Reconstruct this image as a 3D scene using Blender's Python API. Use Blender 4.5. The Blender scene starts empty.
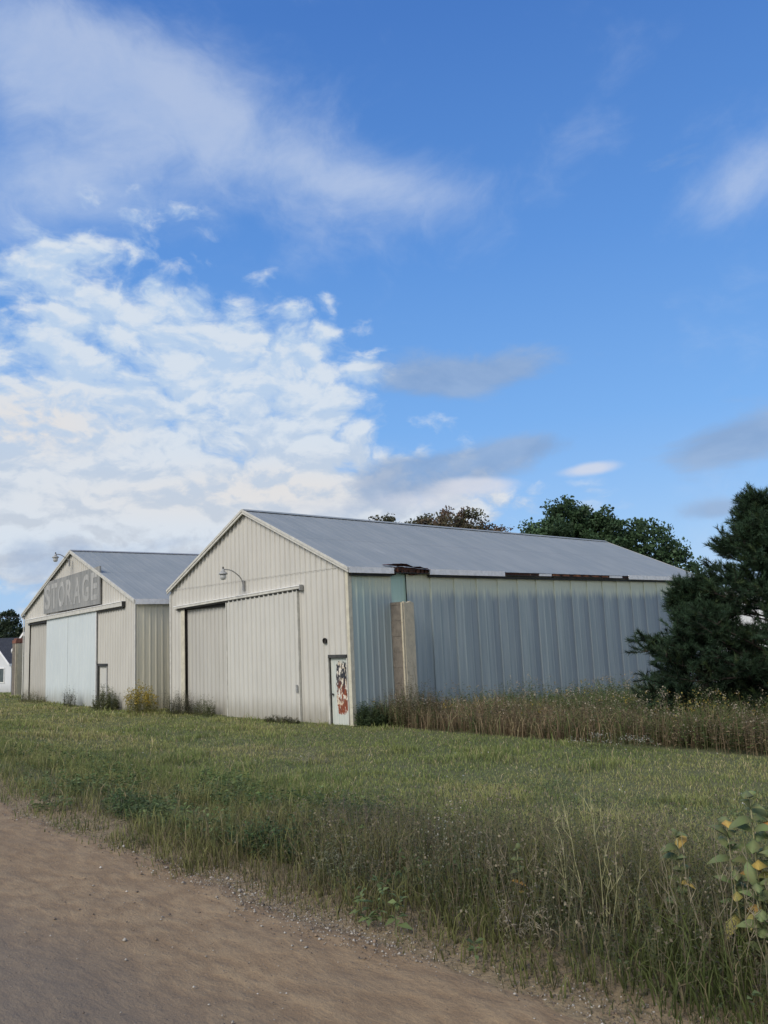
import bpy, bmesh, math, random
import numpy as np
from mathutils import Vector, Matrix

random.seed(7)
rng = np.random.default_rng(11)
scene = bpy.context.scene
COL = scene.collection
R = math.radians
CAM_H = 2.30

# ------------------------------------------------------------------ terrain height
def vnoise(x, y, seed=0):
    """smooth value noise, numpy, range about 0..1"""
    x = np.asarray(x, float); y = np.asarray(y, float)
    xi = np.floor(x).astype(np.int64); yi = np.floor(y).astype(np.int64)
    fx = x - xi; fy = y - yi
    fx = fx*fx*(3-2*fx); fy = fy*fy*(3-2*fy)
    def h(a, b):
        n = (a*374761393 + b*668265263 + seed*1442695041) & 0x7fffffff
        n = ((n ^ (n >> 13))*1274126177) & 0x7fffffff
        return ((n ^ (n >> 16)) & 0xffff)/65535.0
    return (h(xi, yi)*(1-fx) + h(xi+1, yi)*fx)*(1-fy) + (h(xi, yi+1)*(1-fx) + h(xi+1, yi+1)*fx)*fy

def fbm(x, y, seed=0, octs=3):
    s = 0; a = 1; t = 0
    for k in range(octs):
        s = s + a*vnoise(np.asarray(x)*2**k, np.asarray(y)*2**k, seed+k*7); t += a; a *= .5
    return s/t

def ground_z(x, y):
    x = np.asarray(x, float); y = np.asarray(y, float)
    z = np.interp(y, [-400, -30, -11, -9, -8.6, 2.95, 3.45, 4.2, 6.5, 9, 12.4, 13.3, 32, 80, 700],
                     [-.3, -.2, .5, .66, .60, .622, .66, .58, .30, .12, .01, 0, -1.0, -1.4, -1.4])
    z = z - np.clip((-40 - x)*.028, 0, 0.9)*np.clip((y-6)/8, 0, 1)
    rough = np.clip((y-3.2)/1.5, 0, 1)
    near = np.exp(-((x+12)**2 + (y-8)**2)/1800)
    z = z + rough*near*(fbm(x*.9, y*.9, 3)-.5)*.10*np.where((y > 12) & (y < 14), .4, 1)
    return z

# ------------------------------------------------------------------ node helpers
class NT:
    def __init__(self, tree):
        self.t = tree; self.n = tree.nodes; self.l = tree.links
    def new(self, kind, **kw):
        nd = self.n.new(kind)
        for k, v in kw.items(): setattr(nd, k, v)
        return nd
    def put(self, sock, v):
        if isinstance(v, bpy.types.NodeSocket): self.l.new(v, sock)
        elif v is not None:
            if hasattr(sock.default_value, '__len__') and not hasattr(v, '__len__'): v = [v]*len(sock.default_value)
            if hasattr(sock.default_value, '__len__') and len(sock.default_value) == 4 and len(v) == 3: v = (*v, 1)
            sock.default_value = v
    def math(self, op, a, b=None, c=None, clamp=False):
        nd = self.new('ShaderNodeMath', operation=op, use_clamp=clamp)
        self.put(nd.inputs[0], a)
        if b is not None: self.put(nd.inputs[1], b)
        if c is not None: self.put(nd.inputs[2], c)
        return nd.outputs[0]
    def vmath(self, op, a, b=None, scale=None):
        nd = self.new('ShaderNodeVectorMath', operation=op)
        self.put(nd.inputs[0], a)
        if b is not None: self.put(nd.inputs[1], b)
        if scale is not None: self.put(nd.inputs['Scale'], scale)
        return nd.outputs['Value'] if op in ('DOT_PRODUCT', 'LENGTH') else nd.outputs[0]
    def mix(self, fac, a, b, mode='MIX'):
        nd = self.new('ShaderNodeMix', data_type='RGBA', blend_type=mode)
        self.put(nd.inputs[0], fac); self.put(nd.inputs[6], a); self.put(nd.inputs[7], b)
        return nd.outputs[2]
    def noise(self, vec, scale, detail=4, rough=.55, dist=0, dims='3D'):
        nd = self.new('ShaderNodeTexNoise', noise_dimensions=dims)
        if vec is not None: self.put(nd.inputs['Vector'], vec)
        nd.inputs['Scale'].default_value = scale; nd.inputs['Detail'].default_value = detail
        nd.inputs['Roughness'].default_value = rough; nd.inputs['Distortion'].default_value = dist
        return nd.outputs[0]
    def step(self, v, lo, hi, a=0., b=1.):
        nd = self.new('ShaderNodeMapRange', interpolation_type='SMOOTHSTEP')
        self.put(nd.inputs[0], v); nd.inputs[1].default_value = lo; nd.inputs[2].default_value = hi
        nd.inputs[3].default_value = a; nd.inputs[4].default_value = b
        return nd.outputs[0]
    def scale(self, vec, s):
        return self.vmath('MULTIPLY', vec, s)
    def obj(self):
        return self.new('ShaderNodeTexCoord').outputs['Object']
    def sep(self, v):
        nd = self.new('ShaderNodeSeparateXYZ'); self.put(nd.inputs[0], v); return nd.outputs
    def bump(self, h, strength=.3, dist=.02):
        nd = self.new('ShaderNodeBump'); self.put(nd.inputs['Height'], h)
        nd.inputs['Strength'].default_value = strength; nd.inputs['Distance'].default_value = dist
        return nd.outputs[0]

def material(name):
    m = bpy.data.materials.new(name); m.use_nodes = True
    nt = NT(m.node_tree); b = m.node_tree.nodes['Principled BSDF']
    b.inputs['Specular IOR Level'].default_value = .3
    return m, nt, b

def weathered_sheet(name, base, stain, streak=(3, 3, .18), rough=.55, dirt=(.16, .14, .09), dirt_h=.5, streak_amt=.5, rust=.0):
    m, nt, b = material(name)
    o = nt.obj(); x, y, z = nt.sep(o)
    s1 = nt.step(nt.noise(nt.scale(o, streak), 2.2, 5, .6), .38, .72)
    s2 = nt.step(nt.noise(o, .7, 4), .35, .7)
    c = nt.mix(nt.math('MULTIPLY', s1, streak_amt), base, stain)
    c = nt.mix(nt.math('MULTIPLY', s2, .35), c, stain)
    fine = nt.noise(nt.scale(o, (9, 9, .5)), 3, 3)
    c = nt.mix(nt.step(fine, .45, .75, 0, .25), c, tuple(v*.72 for v in base))
    d = nt.step(nt.math('ADD', z, nt.math('MULTIPLY', nt.noise(nt.scale(o, (4, 4, 1)), 2), -.5)), -.35, dirt_h, .55, 0)
    c = nt.mix(d, c, dirt)
    if rust:
        r = nt.step(nt.noise(nt.scale(o, (5, 5, .9)), 3.2, 6, .65), .68, .76, 0, rust)
        c = nt.mix(r, c, (.20, .085, .035))
    nt.put(b.inputs['Base Color'], c); b.inputs['Roughness'].default_value = rough
    nt.put(b.inputs['Normal'], nt.bump(nt.noise(nt.scale(o, (1.5, 1.5, .6)), 2.5, 3), .25, .02))
    return m

def simple(name, base, vary=.2, rough=.6, scale=6, metallic=0., bump=.15):
    m, nt, b = material(name)
    o = nt.obj()
    n = nt.noise(o, scale, 5, .6)
    c = nt.mix(nt.step(n, .3, .7), tuple(v*(1-vary) for v in base), tuple(min(1, v*(1+vary)) for v in base))
    nt.put(b.inputs['Base Color'], c); b.inputs['Roughness'].default_value = rough; b.inputs['Metallic'].default_value = metallic
    if bump: nt.put(b.inputs['Normal'], nt.bump(nt.noise(o, scale*4, 4), bump, .01))
    return m

M = {}
M['cream'] = weathered_sheet('cream_sheet_metal', (.565, .552, .505), (.465, .455, .415), rust=.25, streak_amt=.4)
M['cream_old'] = weathered_sheet('aged_cream_sheet_metal', (.80, .755, .60), (.70, .665, .52), streak_amt=.5)
M['cream_door'] = weathered_sheet('grey_cream_door_metal', (.575, .568, .525), (.48, .475, .44), streak_amt=.35)
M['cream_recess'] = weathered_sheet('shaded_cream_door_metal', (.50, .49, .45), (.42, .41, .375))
M['white_door'] = weathered_sheet('white_door_metal', (.60, .655, .66), (.51, .565, .58), streak_amt=.35)
M['trim'] = simple('cream_trim', (.55, .54, .49), .12)
M['white_trim'] = simple('white_fascia_paint', (.84, .84, .83), .10)
M['jamb'] = simple('yellowed_jamb_paint', (.56, .53, .42), .12)
M['dark'] = simple('dark_gap_and_shade', (.03, .028, .025), .4)
M['dark_trim'] = simple('black_door_frame', (.05, .05, .048), .4)
M['rust_wood'] = None
M['steel'] = simple('weathered_galvanised_steel', (.36, .36, .35), .2, .5, 20, .3)
M['enamel'] = simple('grey_enamel', (.33, .34, .34), .2, .45, 20)
M['sign_letter'] = None

def make_blue():
    m, nt, b = material('faded_blue_sheet_metal')
    o = nt.obj(); x, y, z = nt.sep(o)
    st = nt.noise(nt.scale(o, (1, 3.2, .12)), 2.0, 6, .62)
    wide = nt.noise(nt.scale(o, (1, .9, .25)), 1.1, 3, .5)
    c = nt.mix(nt.step(st, .35, .68), (.31, .375, .385), (.45, .51, .50))
    c = nt.mix(nt.step(wide, .35, .65, 0, .5), c, (.28, .335, .355))
    # tilt shading of each lapped sheet painted in, darker towards its far edge
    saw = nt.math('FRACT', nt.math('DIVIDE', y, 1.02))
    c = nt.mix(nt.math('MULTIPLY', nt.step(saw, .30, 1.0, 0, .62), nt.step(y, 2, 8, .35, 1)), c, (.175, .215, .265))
    c = nt.mix(nt.math('MULTIPLY', nt.step(saw, .0, .10, .16, 0), nt.step(y, 3, 8, .2, 1)), c, (.45, .48, .48))  # seam highlight painted along the near edge of each sheet
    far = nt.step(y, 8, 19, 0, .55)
    c = nt.mix(far, c, (.17, .215, .275))  # the wall's shading gradient in the colour, darker towards the far end
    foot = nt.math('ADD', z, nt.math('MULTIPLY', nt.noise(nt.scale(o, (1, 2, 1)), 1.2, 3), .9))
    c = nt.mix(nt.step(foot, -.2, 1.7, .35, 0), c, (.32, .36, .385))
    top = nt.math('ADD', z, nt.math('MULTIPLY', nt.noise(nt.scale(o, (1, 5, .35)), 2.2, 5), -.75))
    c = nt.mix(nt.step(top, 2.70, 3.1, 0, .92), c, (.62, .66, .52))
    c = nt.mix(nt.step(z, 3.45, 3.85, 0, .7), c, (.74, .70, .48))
    tealn = nt.math('MULTIPLY', nt.step(nt.math('ADD', y, nt.math('MULTIPLY', st, 2.0)), .6, 2.6, .75, 0), nt.step(z, 1.0, 3.6, .25, 1))
    c = nt.mix(tealn, c, (.44, .58, .53))
    dk = nt.step(nt.noise(nt.scale(o, (1, 7, .10)), 2.0, 5, .6), .60, .72, 0, .35)
    c = nt.mix(dk, c, (.14, .165, .19))
    nt.put(b.inputs['Base Color'], c); b.inputs['Roughness'].default_value = .5
    nt.put(b.inputs['Normal'], nt.bump(nt.noise(nt.scale(o, (1, 1.2, .5)), 2.5, 3), .3, .02))
    return m
M['blue'] = make_blue()
M['teal'] = weathered_sheet('mint_green_sheet', (.48, .66, .56), (.40, .56, .48), streak_amt=.4)

def make_roof():
    m, nt, b = material('pale_blue_grey_roof_metal')
    o = nt.obj()
    n = nt.noise(nt.scale(o, (.25, 1.2, 1)), 1.2, 4)
    c = nt.mix(nt.step(n, .35, .68), (.275, .305, .312), (.315, .34, .342))
    n2 = nt.noise(nt.scale(o, (.4, 2, 1)), 1.6, 6, .65)
    c = nt.mix(nt.step(n2, .60, .74, 0, .3), c, (.47, .49, .49))
    n3 = nt.noise(o, 2.3, 6, .7)
    c = nt.mix(nt.step(n3, .68, .76, 0, .3), c, (.17, .17, .17))
    x, y, z = nt.sep(o)
    fy = nt.math('FRACT', nt.math('DIVIDE', y, .92))
    seam = nt.math('MULTIPLY', nt.step(fy, .0, .035, .16, 0), nt.step(n, .3, .6, .4, 1))
    c = nt.mix(seam, c, (.20, .215, .225))
    zl = nt.math('ABSOLUTE', nt.math('SUBTRACT', nt.math('ADD', z, nt.math('MULTIPLY', n2, .02)), 5.02))
    c = nt.mix(nt.step(zl, .0, .022, .35, 0), c, (.21, .22, .225))
    r3 = nt.step(nt.noise(nt.scale(o, (1, 3, 1)), 3.1, 6, .7), .69, .76, 0, .5)
    c = nt.mix(nt.math('MULTIPLY', r3, nt.step(z, 4.3, 5.2, 1, .25)), c, (.22, .13, .08))
    nt.put(b.inputs['Base Color'], c); b.inputs['Roughness'].default_value = .6; b.inputs['Specular IOR Level'].default_value = .15
    return m
M['roof'] = make_roof()

def make_rust():
    m, nt, b = material('rusty_rotten_eave_wood')
    o = nt.obj()
    n = nt.noise(nt.scale(o, (1, 3, 6)), 3, 6, .7)
    c = nt.mix(nt.step(n, .35, .6), (.022, .016, .014), (.085, .034, .02))
    c = nt.mix(nt.step(nt.noise(o, 9, 3), .64, .74), c, (.30, .20, .13))
    nt.put(b.inputs['Base Color'], c); b.inputs['Roughness'].default_value = .9
    return m
M['rust_wood'] = make_rust()
M['orange_rust'] = simple('orange_rust', (.23, .095, .045), .55, .9, 9)
M['rust_sheet'] = simple('dark_red_rusted_sheet', (.07, .022, .018), .5, .8, 8)

def make_peel():
    m, nt, b = material('flaking_painted_door')
    o = nt.obj(); x, y, z = nt.sep(o)
    base = nt.mix(nt.step(nt.noise(nt.scale(o, (6, 6, 1)), 3, 4), .4, .7), (.56, .58, .53), (.45, .50, .47))
    nv = nt.scale(o, (11, 11, 4.6))
    n1 = nt.noise(nv, 1.3, 6, .62, .4)
    n2 = nt.noise(nt.vmath('ADD', nv, (7, 3, 1)), 1.7, 5, .6, .4)
    n3 = nt.noise(nt.vmath('ADD', nv, (1, 9, 4)), 1.2, 4, .6)
    cream = nt.mix(nt.step(n3, .4, .6), (.66, .56, .42), (.70, .68, .62))
    low = nt.step(nt.math('ADD', z, nt.math('MULTIPLY', n3, .5)), 1.0, 1.45, 1, 0)
    dark = nt.mix(low, (.03, .033, .04), (.24, .065, .03))
    c = nt.mix(nt.step(n1, .45, .49), cream, dark)
    c = nt.mix(nt.math('MULTIPLY', nt.step(n2, .52, .55), nt.step(z, .55, 1.2, .4, 1)), c, (.035, .037, .045))
    # paint covers an irregular tall patch of the leaf
    dx = nt.math('DIVIDE', nt.math('ADD', x, .44), .22)
    dz = nt.math('DIVIDE', nt.math('ADD', z, -.93), .66)
    r = nt.math('ADD', nt.math('POWER', nt.math('ABSOLUTE', dx), 4), nt.math('POWER', nt.math('ABSOLUTE', dz), 6))
    r = nt.math('ADD', r, nt.math('MULTIPLY', nt.math('SUBTRACT', n2, .5), 3.2))
    c = nt.mix(nt.step(r, .9, 1.05), c, base)
    nt.put(b.inputs['Base Color'], c); b.inputs['Roughness'].default_value = .7
    nt.put(b.inputs['Normal'], nt.bump(n1, .3, .01))
    return m
M['peel'] = make_peel()

def make_concrete(name, a, c2, dark):
    m, nt, b = material(name)
    o = nt.obj(); x, y, z = nt.sep(o)
    c = nt.mix(nt.step(nt.noise(o, 5, 6, .65), .35, .65), a, c2)
    c = nt.mix(nt.step(nt.noise(nt.scale(o, (6, 6, 1)), 2.5, 5), .55, .75, 0, .7), c, dark)
    c = nt.mix(nt.step(nt.noise(o, 18, 3), .64, .72, 0, .7), c, tuple(v*.5 for v in dark))
    nt.put(b.inputs['Base Color'], c); b.inputs['Roughness'].default_value = .9
    nt.put(b.inputs['Normal'], nt.bump(nt.noise(o, 16, 6, .7), .6, .02))
    return m
M['plaster'] = make_concrete('beige_concrete', (.56, .50, .37), (.48, .435, .33), (.30, .265, .20))
M['block'] = make_concrete('grey_brown_block', (.21, .185, .155), (.155, .138, .118), (.075, .066, .058))
M['sill'] = make_concrete('pale_concrete', (.42, .41, .36), (.35, .34, .30), (.22, .22, .18))
M['brick_red'] = simple('reddish_brick', (.22, .10, .07), .35, .9, 14)

def make_sign():
    m, nt, b = material('weathered_grey_sign_board')
    o = nt.obj()
    st = nt.noise(nt.scale(o, (5, 5, .35)), 2.4, 6, .6)
    c = nt.mix(nt.step(st, .35, .68), (.215, .222, .22), (.30, .305, .295))
    c = nt.mix(nt.step(nt.noise(o, 1.1, 4), .4, .7, 0, .4), c, (.35, .35, .335))
    nt.put(b.inputs['Base Color'], c); b.inputs['Roughness'].default_value = .85
    m2, nt2, b2 = material('faded_white_lettering')
    o = nt2.obj()
    st = nt2.noise(nt2.scale(o, (6, 6, .5)), 2.4, 6, .65)
    c = nt2.mix(nt2.step(st, .36, .62), (.47, .47, .45), (.28, .285, .28))
    nt2.put(b2.inputs['Base Color'], c); b2.inputs['Roughness'].default_value = .85
    return m, m2
M['sign'], M['sign_letter'] = make_sign()

def make_shingle():
    m, nt, b = material('dark_grey_shingles')
    o = nt.obj()
    br = nt.new('ShaderNodeTexBrick'); nt.put(br.inputs['Vector'], nt.scale(o, (1, 1, 1)))
    br.inputs['Scale'].default_value = 3
    br.inputs['Color1'].default_value = (.055, .06, .07, 1); br.inputs['Color2'].default_value = (.08, .085, .095, 1); br.inputs['Mortar'].default_value = (.03, .03, .035, 1)
    nt.put(b.inputs['Base Color'], br.outputs[0]); b.inputs['Roughness'].default_value = .9
    return m
M['shingle'] = make_shingle()
M['siding'] = weathered_sheet('white_clapboard', (.70, .72, .74), (.60, .62, .65), dirt=(.3, .3, .28))
M['glass_dark'] = simple('dark_window_glass', (.10, .12, .13), .2, .15, 3, 0, 0)
M['red_siding'] = simple('dark_red_boards', (.06, .018, .015), .4, .8, 6)

def plant_mat(name, trans=.25, rough=.6, mult=1.0):
    m, nt, b = material(name)
    a = nt.new('ShaderNodeAttribute', attribute_name='tint')
    c = a.outputs['Color']
    if mult != 1.0: c = nt.vmath('SCALE', c, scale=mult)
    nt.put(b.inputs['Base Color'], c); b.inputs['Roughness'].default_value = rough
    b.inputs['Specular IOR Level'].default_value = .2
    tr = nt.new('ShaderNodeBsdfTranslucent'); nt.put(tr.inputs['Color'], c)
    mx = nt.new('ShaderNodeMixShader'); mx.inputs[0].default_value = trans
    out = nt.n['Material Output']
    nt.l.new(b.outputs[0], mx.inputs[1]); nt.l.new(tr.outputs[0], mx.inputs[2]); nt.l.new(mx.outputs[0], out.inputs[0])
    return m
M['plant'] = plant_mat('plant_tissue', .3)
M['needle'] = plant_mat('pine_needles', .1, .55)
M['leaf'] = plant_mat('tree_leaves', .25, .5)

def make_bark(name, a, b2):
    m, nt, b = material(name)
    o = nt.obj()
    c = nt.mix(nt.step(nt.noise(nt.scale(o, (6, 6, 1.2)), 3, 6, .65), .35, .65), a, b2)
    nt.put(b.inputs['Base Color'], c); b.inputs['Roughness'].default_value = .95
    nt.put(b.inputs['Normal'], nt.bump(nt.noise(nt.scale(o, (8, 8, 1.5)), 4, 5), .7, .03))
    return m
M['bark'] = make_bark('grey_bark', (.075, .06, .05), (.035, .028, .024))

def make_ground():
    m, nt, b = material('meadow_soil')
    g = nt.new('ShaderNodeNewGeometry').outputs['Position']
    x, y, z = nt.sep(g)
    n = nt.noise(g, .35, 6, .6); n2 = nt.noise(g, 6, 5, .7)
    c = nt.mix(nt.step(n, .35, .65), (.115, .135, .055), (.155, .155, .07))
    c = nt.mix(nt.step(n2, .4, .7, 0, .6), c, (.085, .085, .045))
    far = nt.step(nt.vmath('LENGTH', g), 60, 200)
    c = nt.mix(far, c, (.11, .13, .055))
    edge = nt.step(nt.math('ADD', y, nt.math('MULTIPLY', nt.noise(g, 1.6, 4), -.9)), 3.0, 3.55, 1, 0)
    sand = nt.mix(nt.step(nt.noise(g, 22, 5, .7), .35, .7), (.32, .245, .145), (.19, .145, .085))
    c = nt.mix(edge, c, sand)
    nt.put(b.inputs['Base Color'], c); b.inputs['Roughness'].default_value = .95
    nt.put(b.inputs['Normal'], nt.bump(nt.noise(g, 25, 5, .7), .8, .03))
    return m
def make_road():
    m, nt, b = material('packed_sandy_gravel')
    g = nt.new('ShaderNodeNewGeometry').outputs['Position']
    x, y, z = nt.sep(g)
    big = nt.noise(nt.scale(g, (.5, 1.3, 1)), 1.1, 4, .55)
    mid = nt.noise(nt.scale(g, (1, 2.0, 1)), 4.5, 5, .6)
    fine = nt.noise(g, 70, 4, .7)
    c = nt.mix(nt.step(mid, .38, .62), (.275, .190, .108), (.365, .262, .150))
    c = nt.mix(nt.step(big, .35, .7, 0, .5), c, (.24, .165, .094))
    tr = nt.step(nt.math('ADD', y, nt.math('MULTIPLY', big, -.9)), .95, 1.9, 1, 0)
    tr = nt.math('MULTIPLY', tr, nt.step(y, -1.4, -.4, .3, 1))
    c = nt.mix(nt.math('MULTIPLY', tr, .85), c, (.175, .145, .112))
    c = nt.mix(nt.step(fine, .35, .7, 0, .5), c, nt.mix(.5, c, (.09, .07, .055)))
    vo = nt.new('ShaderNodeTexVoronoi'); nt.put(vo.inputs['Vector'], g); vo.inputs['Scale'].default_value = 34
    pebble = nt.step(vo.outputs['Distance'], .10, .22, 1, 0)
    sel = nt.step(nt.sep(vo.outputs['Color'])[0], .72, .78)
    c = nt.mix(nt.math('MULTIPLY', pebble, nt.math('MULTIPLY', sel, .5)), c, (.30, .26, .22))
    sel2 = nt.step(nt.sep(vo.outputs['Color'])[1], .86, .9)
    c = nt.mix(nt.math('MULTIPLY', pebble, nt.math('MULTIPLY', sel2, .7)), c, (.05, .04, .035))
    nt.put(b.inputs['Base Color'], c); b.inputs['Roughness'].default_value = .95
    h = nt.math('ADD', nt.math('MULTIPLY', mid, 1.6), nt.math('MULTIPLY', fine, .35))
    h = nt.math('ADD', h, nt.math('MULTIPLY', pebble, nt.math('MULTIPLY', sel, .3)))
    nt.put(b.inputs['Normal'], nt.bump(h, .55, .03))
    return m
M['ground'] = make_ground(); M['road'] = make_road()
M['stone'] = plant_mat('gravel_stone', 0.0, .9)

# ------------------------------------------------------------------ object helpers
def mesh_obj(name, verts, faces, mat, parent=None, smooth=False):
    me = bpy.data.meshes.new(name)
    me.from_pydata([tuple(v) for v in verts], [], faces)
    me.validate(clean_customdata=False); me.update()
    if smooth:
        for p in me.polygons: p.use_smooth = True
    me.materials.append(mat)
    o = bpy.data.objects.new(name, me); COL.objects.link(o)
    if parent is not None: o.parent = parent
    return o

def big_mesh(name, verts, quads, tris, tint_v, mat, parent=None):
    """numpy mesh with a per-vertex colour attribute called tint"""
    me = bpy.data.meshes.new(name)
    nq = 0 if quads is None else len(quads); ntr = 0 if tris is None else len(tris)
    me.vertices.add(len(verts)); me.vertices.foreach_set('co', np.ascontiguousarray(verts, dtype=np.float32).ravel())
    li = []
    if nq: li.append(np.asarray(quads, np.int32).ravel())
    if ntr: li.append(np.asarray(tris, np.int32).ravel())
    li = np.concatenate(li)
    me.loops.add(len(li)); me.loops.foreach_set('vertex_index', li)
    me.polygons.add(nq+ntr)
    ls = np.concatenate([np.arange(nq)*4, nq*4+np.arange(ntr)*3]).astype(np.int32)
    me.polygons.foreach_set('loop_start', ls)
    me.update(calc_edges=True); me.validate(clean_customdata=False)
    at = me.attributes.new('tint', 'FLOAT_COLOR', 'POINT')
    c = np.ones((len(verts), 4), np.float32); c[:, :3] = tint_v
    at.data.foreach_set('color', c.ravel())
    me.materials.append(mat)
    o = bpy.data.objects.new(name, me); COL.objects.link(o)
    if parent is not None: o.parent = parent
    return o

class Geo:
    """collects vertices / faces for ONE mesh"""
    def __init__(s): s.v = []; s.f = []
    def quad(s, a, b, c, d):
        k = len(s.v); s.v += [a, b, c, d]; s.f.append((k, k+1, k+2, k+3)); return s
    def box(s, lo, hi, bev=0):
        x0, y0, z0 = lo; x1, y1, z1 = hi; k = len(s.v)
        s.v += [(x0,y0,z0),(x1,y0,z0),(x1,y1,z0),(x0,y1,z0),(x0,y0,z1),(x1,y0,z1),(x1,y1,z1),(x0,y1,z1)]
        s.f += [tuple(k+i for i in f) for f in ((0,3,2,1),(4,5,6,7),(0,1,5,4),(1,2,6,5),(2,3,7,6),(3,0,4,7))]
        return s
    def prism(s, poly, axis_vec):
        """poly: list of 3D points (planar), extruded along axis_vec"""
        k = len(s.v); n = len(poly); a = Vector(axis_vec)
        s.v += [tuple(p) for p in poly] + [tuple(Vector(p)+a) for p in poly]
        s.f.append(tuple(k+i for i in range(n))[::-1]); s.f.append(tuple(k+n+i for i in range(n)))
        for i in range(n):
            j = (i+1) % n; s.f.append((k+i, k+j, k+n+j, k+n+i))
        return s
    def tube(s, pts, rad, n=8, cap=True):
        pts = [Vector(p) for p in pts]; k = len(s.v)
        if not hasattr(rad, '__len__'): rad = [rad]*len(pts)
        up = Vector((0, 0, 1)); prev = None
        for i, p in enumerate(pts):
            t = (pts[min(i+1, len(pts)-1)] - pts[max(i-1, 0)]).normalized()
            if prev is None:
                a = t.cross(up); a = t.cross(Vector((1, 0, 0))) if a.length < 1e-3 else a
            else: a = prev - t*prev.dot(t)
            a.normalize(); prev = a; b = t.cross(a)
            for j in range(n):
                w = 2*math.pi*j/n
                s.v.append(tuple(p + (a*math.cos(w) + b*math.sin(w))*rad[i]))
        for i in range(len(pts)-1):
            for j in range(n):
                j2 = (j+1) % n
                s.f.append((k+i*n+j, k+i*n+j2, k+(i+1)*n+j2, k+(i+1)*n+j))
        if cap:
            s.f.append(tuple(k+j for j in range(n))[::-1]); s.f.append(tuple(k+(len(pts)-1)*n+j for j in range(n)))
        return s
    def lathe(s, prof, center, n=16):
        k = len(s.v); cx, cy, cz = center
        for r, z in prof:
            for j in range(n):
                w = 2*math.pi*j/n; s.v.append((cx+r*math.cos(w), cy+r*math.sin(w), cz+z))
        for i in range(len(prof)-1):
            for j in range(n):
                j2 = (j+1) % n; s.f.append((k+i*n+j, k+i*n+j2, k+(i+1)*n+j2, k+(i+1)*n+j))
        return s
    def make(s, name, mat, parent=None, smooth=False, bevel=0):
        o = mesh_obj(name, s.v, s.f, mat, parent, smooth)
        if bevel:
            b = o.modifiers.new('bevel', 'BEVEL'); b.width = bevel; b.segments = 2; b.limit_method = 'ANGLE'
        return o

def thing(name, label, cat, loc=(0, 0, 0), rz=0, group=None):
    o = bpy.data.objects.new(name, None); COL.objects.link(o); o.empty_display_size = .3
    o.location = loc; o.rotation_euler = (0, 0, rz)
    return tag(o, label, cat, group)
def tag(o, label=None, cat=None, group=None, kind=None):
    if label: o['label'] = label
    if cat: o['category'] = cat
    if group: o['group'] = group
    if kind: o['kind'] = kind
    return o

# ------------------------------------------------------------------ ribbed sheet metal
def ribbed(u0, u1, zb, zt, fmap, holes=(), period=.23, ribw=.10, depth=.032, breaks=(), lap=0, lapd=0):
    """sheet running u0..u1, from zb(u) to zt(u); fmap(u, n, z) -> local xyz; n is the outward offset"""
    us = {u0, u1}; us.update(b for b in breaks if u0 < b < u1)
    for h in holes: us.update(b for b in h[:2] if u0 < b < u1)
    k = math.floor(u0/period)
    while k*period < u1:
        for t in (0, ribw*.28, ribw*.72, ribw):
            w = k*period + t
            if u0 < w < u1: us.add(w)
        k += 1
    if lap:
        j = math.floor(u0/lap)
        while j*lap < u1:
            for e in (-1e-4, 1e-4):
                if u0 < j*lap+e < u1: us.add(j*lap+e)
            j += 1
    us = sorted(us)
    def off(u):
        t = (u/period - math.floor(u/period + 1e-9))*period
        n = 0
        if t < ribw*.28: n = depth*t/(ribw*.28)
        elif t <= ribw*.72: n = depth
        elif t < ribw: n = depth*(ribw - t)/(ribw*.28)
        if lap: n += lapd*(1-(u/lap - math.floor(u/lap)))
        return n
    g = Geo()
    for a, b in zip(us[:-1], us[1:]):
        mid = (a+b)/2
        cuts = sorted([(h[2], h[3]) for h in holes if h[0] < mid < h[1]])
        za, zbn = [zb(a)], [zb(b)]
        spans = []; cur_a, cur_b = zb(a), zb(b)
        for c0, c1 in cuts:
            if c0 > max(cur_a, cur_b): spans.append((cur_a, cur_b, c0, c0))
            cur_a = cur_b = c1
        spans.append((cur_a, cur_b, zt(a), zt(b)))
        for a0, b0, a1, b1 in spans:
            if a1 - a0 < 1e-4 and b1 - b0 < 1e-4: continue
            g.quad(fmap(a, off(a), a0), fmap(b, off(b), b0), fmap(b, off(b), b1), fmap(a, off(a), a1))
    return g

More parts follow.
